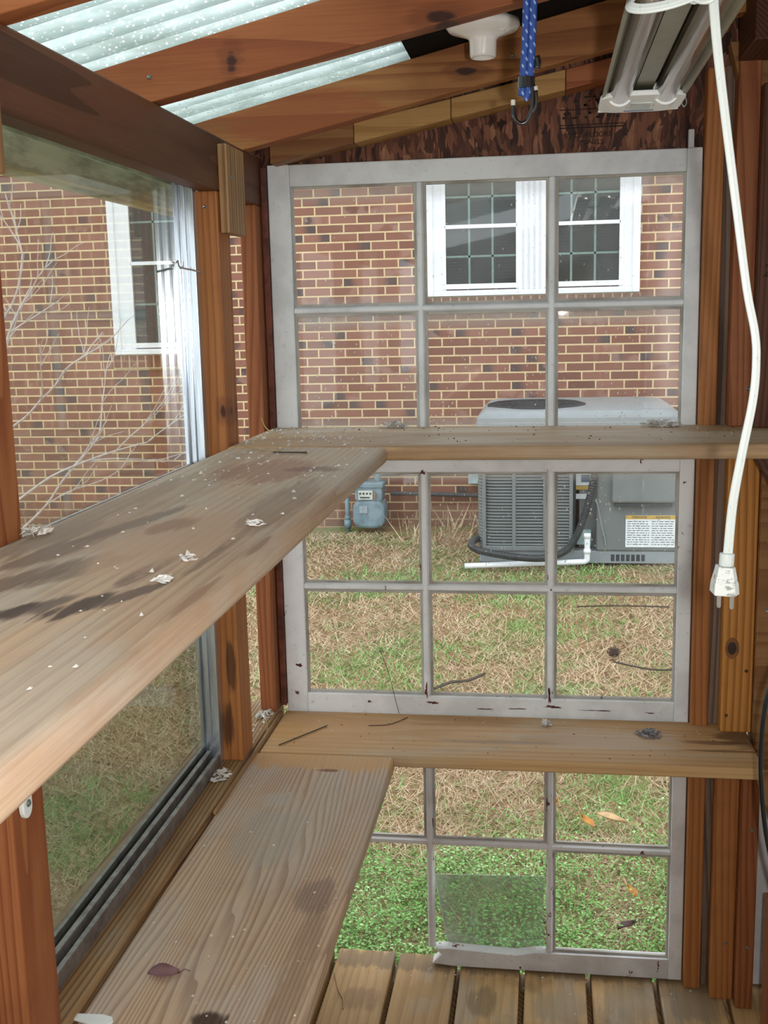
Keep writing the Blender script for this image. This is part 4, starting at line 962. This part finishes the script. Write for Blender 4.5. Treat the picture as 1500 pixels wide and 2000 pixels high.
fluff('paper_scrap', 'small white scrap on the upper long shelf near the tan patch', -.316, .936, ZU, .005, .010, .005, 8, M_fluff, 10, 'scrap')
fluff('cobweb_tuft', 'dusty clump of husks where the far corner post meets the sill', -.548, 2.040, -.775, .014, .03, .010, 40, M_husk, 11)
def crumbs(name, label, zone, n, z, mat, seed, smin, smax):
    R = random.Random(seed); b = MB()
    for i in range(n):
        x, y = zone(R); s = R.uniform(smin, smax); a = R.uniform(0, 6.28); e = R.uniform(.5, 1)
        dx, dy = math.cos(a)*s, math.sin(a)*s; ex, ey = -math.sin(a)*s*e, math.cos(a)*s*e; h = s*R.uniform(.5, 1.1)
        b.add([(x-dx, y-dy, z+.0003), (x+ex, y+ey, z+.0003), (x+dx, y+dy, z+.0003), (x-ex, y-ey, z+.0003), (x+dx*.2, y+ey*.3, z+h)], [(0, 1, 4), (1, 2, 4), (2, 3, 4), (3, 0, 4), (3, 2, 1, 0)])
    return stuff(b.build(name, mat), label, 'debris')
cl = lambda R, cx, cy, sx, sy, x0, x1, y0, y1: (min(max(R.gauss(cx, sx), x0), x1), min(max(R.gauss(cy, sy), y0), y1))
crumbs('seed_husks', 'pale seed husks scattered in the corner of the upper shelves', lambda R: cl(R, -.43, 1.98, .07, .09, -.51, -.2, 1.80, 2.1), 190, ZU, M_husk, 20, .0014, .0044)
crumbs('seed_husks', 'pale husks and flecks dotted along the upper long shelf', lambda R: (R.uniform(-.50, -.275), R.choice([R.uniform(.5, 1.77), R.uniform(1.4, 1.77)])), 130, ZU, M_husk, 21, .0012, .0036)
crumbs('dark_specks', 'dark dirt specks on the upper window shelf', lambda R: (R.uniform(-.5, .38), R.uniform(1.82, 2.1)), 90, ZU, M_speck, 22, .0008, .0028)
crumbs('seed_husks', 'white crumbs on the right part of the upper window shelf', lambda R: (R.uniform(.1, .40), R.uniform(1.85, 2.05)), 40, ZU, M_husk, 23, .001, .003)
crumbs('seed_husks', 'pale crumbs on the low window shelf', lambda R: (R.uniform(-.5, .36), R.uniform(1.9, 2.09)), 50, ZL, M_husk, 24, .001, .0026)
crumbs('dark_specks', 'dark specks on the low window shelf', lambda R: (R.uniform(-.5, .36), R.uniform(1.9, 2.09)), 60, ZL, M_speck, 25, .0008, .0022)
crumbs('seed_husks', 'pale crumbs on the low long shelf', lambda R: (R.uniform(-.52, -.28), R.uniform(1.05, 1.87)), 70, ZL, M_husk, 26, .001, .0032)
crumbs('seed_husks', 'white husks on the sill by the far corner post', lambda R: (R.uniform(-.56, -.535), R.uniform(1.9, 2.06)), 26, -.775, M_husk, 27, .0014, .0034)
crumbs('deck_crumbs', 'pale crumbs on the deck boards below the sashes', lambda R: (R.uniform(-.42, .3), R.choice([R.uniform(1.95, 2.1), R.uniform(2.06, 2.1)])), 50, -1.335, M_husk, 28, .001, .0032)
M_straw = plain('straw', '#b59a68', .7)
def straw(label, pts, r=.0009, mat=None): return tag(MB().tube(catmull(pts, 6), r, 6).build('twig' if mat else 'straw', mat or M_straw, smooth=True), label, 'twig' if mat else 'straw')
M_twig = plain('dark_twig', '#4a4036', .7)
straw('dark twig lying on the upper shelf corner', [(-.425, 1.70, ZU+.002), (-.40, 1.69, ZU+.003), (-.37, 1.695, ZU+.002)], .0014, M_twig)
straw('curved straw stem reaching up beside the far corner post', [(-.47, 1.95, ZU+.002), (-.49, 1.97, ZU+.004), (-.51, 1.99, ZU+.012), (-.52, 2.0, ZU+.028)])
straw('long straw stem at the left of the upper shelves', [(-.50, 1.80, ZU+.002), (-.47, 1.75, ZU+.002), (-.42, 1.72, ZU+.002)])
straw('dark stem lying across the left end of the low window shelf', [(-.49, 1.915, ZL+.002), (-.46, 1.96, ZL+.002), (-.42, 2.02, ZL+.002)], .0011, M_twig)
straw('curved stem on the low window shelf below the sash', [(-.34, 2.03, ZL+.001), (-.30, 2.04, ZL+.001), (-.27, 2.08, ZL+.001)], .0007, M_twig)
straw('short pale stem bent over the split strip', [(-.522, 1.93, -.778), (-.520, 1.95, -.765), (-.525, 1.96, -.752)], .0008)
straw('straw stem on the deck board beside the low shelf', [(-.43, 2.06, -1.333), (-.41, 2.0, -1.333), (-.395, 1.97, -1.333), (-.39, 1.94, -1.333)], .0012)
straw('fine grass stem hanging over the middle sash glass', [(-.325, 2.103, -.655), (-.31, 2.103, -.70), (-.29, 2.102, -.784)], .0006, M_twig)
tag(MB().tube(catmull([(-.615, 1.80, .10), (-.60, 1.795, .088), (-.594, 1.79, .092), (-.59, 1.788, .082), (-.575, 1.785, .078), (-.550, 1.785, .072)], 5), .0013, 6).build('vine_tendril', plain('tendril', '#8f7c78', .6), smooth=True), 'dried curly tendril poking out past the aluminium frame', 'tendril')
# leaf on the low shelf
def leaf(name, label, cx, cy, z, L, Wd, ang, mat, curl=.012, parent=None):
    b = MB(); n = 10; vs = []
    for i in range(n+1):
        t_ = i/n; w_ = Wd*math.sin(math.pi*min(1, t_*1.02))**.8*(1-.3*t_)
        for k in (-1, -.5, 0, .5, 1):
            u, v = (t_-.5)*L, k*w_; h = curl*(k*k*.9+.25*math.sin(6*t_))*(.6+.4*t_)+.0012
            vs.append((cx+u*math.cos(ang)-v*math.sin(ang), cy+u*math.sin(ang)+v*math.cos(ang), z+max(h, .0006)))
    fs = [(i*5+j, i*5+j+1, (i+1)*5+j+1, (i+1)*5+j) for i in range(n) for j in range(4)]
    ex = Vector((cx+.5*L*math.cos(ang), cy+.5*L*math.sin(ang), z+.003)); e2 = ex+Vector((math.cos(ang), math.sin(ang), 0))*L*.35
    b.add(vs, fs); o = b.build(name, mat, smooth=True); md = o.modifiers.new('t', 'SOLIDIFY'); md.thickness = .0004
    MB().tube([tuple(ex-Vector((0, 0, .001))), tuple((ex+e2)/2+Vector((0, 0, .003))), tuple(e2)], .0009, 6).build('leaf_stem', mat, o, smooth=True)
    return tag(o, label, 'leaf')
leaf('dry_leaf', 'purplish brown curled leaf on the near part of the low shelf', -.459, 1.186, ZL, .038, .017, .2, plain('purple_leaf', '#8a6468', .5, var=.1), .007)
M_lo = plain('orange_leaf', '#c98a3c', .6); M_lt = plain('tan_leaf', '#cda77a', .6); M_ld = plain('dark_leaf', '#4a2f2a', .6)
def gleaf(px, py, L, ang, mat, label): 
    z = float(gz(px, py))+.045; leaf('fallen_leaf', label, px, py, z, L, L*.2, ang, mat, .012)
gleaf(.022, 3.15, .07, 1.2, M_lo, 'orange fallen leaf on the grass close behind the right muntin')
gleaf(.118, 3.05, .08, 2.0, M_lo, 'orange-brown fallen leaf in the grass, middle of the lower right pane')
gleaf(.185, 3.08, .10, -.5, M_lt, 'pale tan fallen leaf beside the orange-brown one')
gleaf(.215, 2.66, .06, 1.9, M_lo, 'small tan-orange leaf in the weeds of the bottom right pane')
gleaf(.192, 2.50, .06, .7, M_ld, 'dark brown leaf in the weeds of the bottom right pane')
def pinecone(x, y):
    z = float(gz(x, y))+.02; R = random.Random(4); b = MB()
    b.lathe([(.004, 0), (.018, .006), (.022, .018), (.016, .034), (.003, .044)], (x, y, z), 'z', 12)
    for k in range(60):
        t_ = k/60; a = k*2.4; r = .024*math.sin(math.pi*(.1+.8*t_)); h = .04*t_
        p = Vector((x+r*math.cos(a), y+r*math.sin(a), z+h)); o_ = Vector((math.cos(a), math.sin(a), .4))*.009; s_ = Vector((-math.sin(a), math.cos(a), 0))*.006
        b.add([tuple(p-s_), tuple(p+s_), tuple(p+o_+s_*.5), tuple(p+o_-s_*.5)], [(0, 1, 2, 3)])
    return tag(b.build('pine_cone', plain('cone_brown', '#5a4436', .8, var=.3)), 'small pine cone on the lawn behind the right middle pane', 'pine cone')
pinecone(.288, 4.72)
def lawn_twig(label, pts, r): 
    P = [(x, y, float(gz(x, y))+.035) for x, y in pts]; tag(MB().tube(catmull(P, 5), r, 6).build('fallen_twig', M_twig, smooth=True), label, 'twig')
lawn_twig('dark twig on the lawn low in the middle pane', [(-.44, 4.22), (-.38, 4.30), (-.31, 4.33), (-.25, 4.42)], .006)
lawn_twig('thin twig on the lawn crossing the right middle pane', [(.15, 5.5), (.35, 5.52), (.60, 5.5)], .004)
lawn_twig('thin twig on the lawn near the pine cone', [(.28, 4.6), (.45, 4.5), (.62, 4.55)], .004)

# bare shrub outside the side window
M_bark = plain('pale_bark', '#c6bcb8', .7, var=.1)
R = random.Random(11); b = MB()
def branch(p, d, L, r, depth):
    pts = [p]; q = Vector(p); dd = Vector(d)
    for i in range(5):
        dd = (dd+Vector((R.uniform(-.22, .22), R.uniform(-.15, .15), R.uniform(-.15, .2)))).normalized(); q = q+dd*L/5; pts.append(tuple(q))
    b.tube(catmull(pts, 3), r, 6, scales=[1-.5*i/15 for i in range(16)])
    if depth > 0:
        for k in range(3):
            i = R.randint(2, 5); nd = (dd+Vector((R.uniform(-.7, .8), R.uniform(-.4, .4), R.uniform(-.3, .6)))).normalized()
            branch(pts[i], nd, L*R.uniform(.45, .65), r*.6, depth-1)
for (x, z, dx, dz, L) in ((-2.62, -1.06, .10, 1, 1.0), (-2.60, -1.06, .95, .75, .9), (-2.60, -.9, .75, .55, 1.0), (-2.62, -.55, .9, .35, .7), (-2.62, -.35, .6, .8, .7), (-2.62, -.1, .55, .8, .6)):
    branch((x, 5.0, z), (dx, 0, dz), L*.8, .007, 2)
b.tube(catmull([(-2.68, 5.02, -1.56), (-2.66, 5.0, -1.1), (-2.64, 5.0, -.5), (-2.62, 5.0, .3)], 6), .018, 8)
tag(b.build('bare_shrub', M_bark, smooth=True), 'bare pale twigs of a leafless shrub outside the side window', 'shrub')

# ================================================================== LAWN (stuff)
rs = np.random.RandomState(5)
def blades(name, mat, n, ymin, ymax, keep, hmin, hmax, wid, lean, label, cat='grass', leafy=False):
    y = ymin*(ymax/ymin)**rs.rand(n); x = (-.60+.86*rs.rand(n))*y
    k = keep(x, y); x, y = x[k], y[k]; n = len(x)
    z = gz(x, y)+.006; sc = np.clip(y/3.6, .75, 1.9)
    h = (hmin+(hmax-hmin)*rs.rand(n)); a = rs.rand(n)*2*np.pi; a2 = rs.rand(n)*2*np.pi
    ww = wid*sc*(.6+.8*rs.rand(n))
    if leafy:
        hz = h; r = ww; th = rs.rand(n)*.7
        P = np.zeros((n, 4, 3)); c_ = np.stack([x, y, z+hz], 1)
        u = np.stack([np.cos(a), np.sin(a), th*.6], 1)*r[:, None]; v = np.stack([-np.sin(a), np.cos(a), -th*.3], 1)*r[:, None]*.8
        P[:, 0] = c_-u; P[:, 1] = c_-v; P[:, 2] = c_+u; P[:, 3] = c_+v; m_ = 4
    else:
        P = np.zeros((n, 3, 3)); bx, by = np.cos(a)*ww, np.sin(a)*ww
        ln = lean*(.3+rs.rand(n))*h*1.6
        P[:, 0] = np.stack([x-bx, y-by, z], 1); P[:, 1] = np.stack([x+bx, y+by, z], 1)
        P[:, 2] = np.stack([x+np.cos(a2)*ln, y+np.sin(a2)*ln, z+h], 1); m_ = 3
    V = P.reshape(-1, 3); o3 = np.array([0, 4.0, -1.5]); V = (V-o3)*S
    me = bpy.data.meshes.new(name); me.vertices.add(n*m_); me.vertices.foreach_set('co', V.ravel())
    me.loops.add(n*m_); me.loops.foreach_set('vertex_index', np.arange(n*m_)); me.polygons.add(n)
    me.polygons.foreach_set('loop_start', np.arange(n)*m_); me.polygons.foreach_set('loop_total', np.full(n, m_))
    me.materials.append(mat); me.update(); me.validate()
    o = bpy.data.objects.new(name, me); SC.collection.objects.link(o); o.location = (o3[0]*S, o3[1]*S, (o3[2]+EYE)*S)
    return stuff(o, label, cat)
def gm_(x, y):   # greenness 0..1
    g_ = .55*vnoise(x, y, 1.3)+.30*vnoise(x+9, y+3, 3.7)+.15*vnoise(x, y, 11)
    near = (x > -.30*y)*np.clip((3.35+.25*(vnoise(x, y, 3)-.5)*2-y)/.5, 0, 1)
    return np.clip((g_-.43)/.16, 0, 1)*(1-near)+near*np.clip((.6*g_+.4*vnoise(x+3, y+5, 6)-.34)/.14, 0, 1)
soil = lambda x, y: (y < 7.55+.15*vnoise(x, y, 5))
blades('dry_lawn_grass', M_dead, 130000, 2.3, 7.85, lambda x, y: (rs.rand(len(x)) > gm_(x, y)*.75) & soil(x, y), .012, .034, .0020, 1.6, 'dry tan grass over most of the lawn')
blades('green_lawn_grass', M_green, 90000, 2.3, 7.85, lambda x, y: (rs.rand(len(x)) < gm_(x, y)*.9+.08) & soil(x, y), .014, .036, .0022, .9, 'green grass patches across the lawn')
blades('clover_weeds', M_clover, 60000, 2.16, 3.6, lambda x, y: (x > -.3*y) & (rs.rand(len(x)) < np.clip(gm_(x, y)*(.15+1.2*vnoise(x, y, 14)), 0, 1)*np.clip((3.3-y)/.6, 0, 1)), .008, .055, .0054, 0, 'leafy green clover and weeds close outside the bottom sash', 'weeds', True)
blades('dry_weed_stems', M_dead, 900, 7.2, 7.85, lambda x, y: (x > -1.0) & (x < -.45), .05, .22, .004, .5, 'dry straw tuft at the foot of the brick wall')
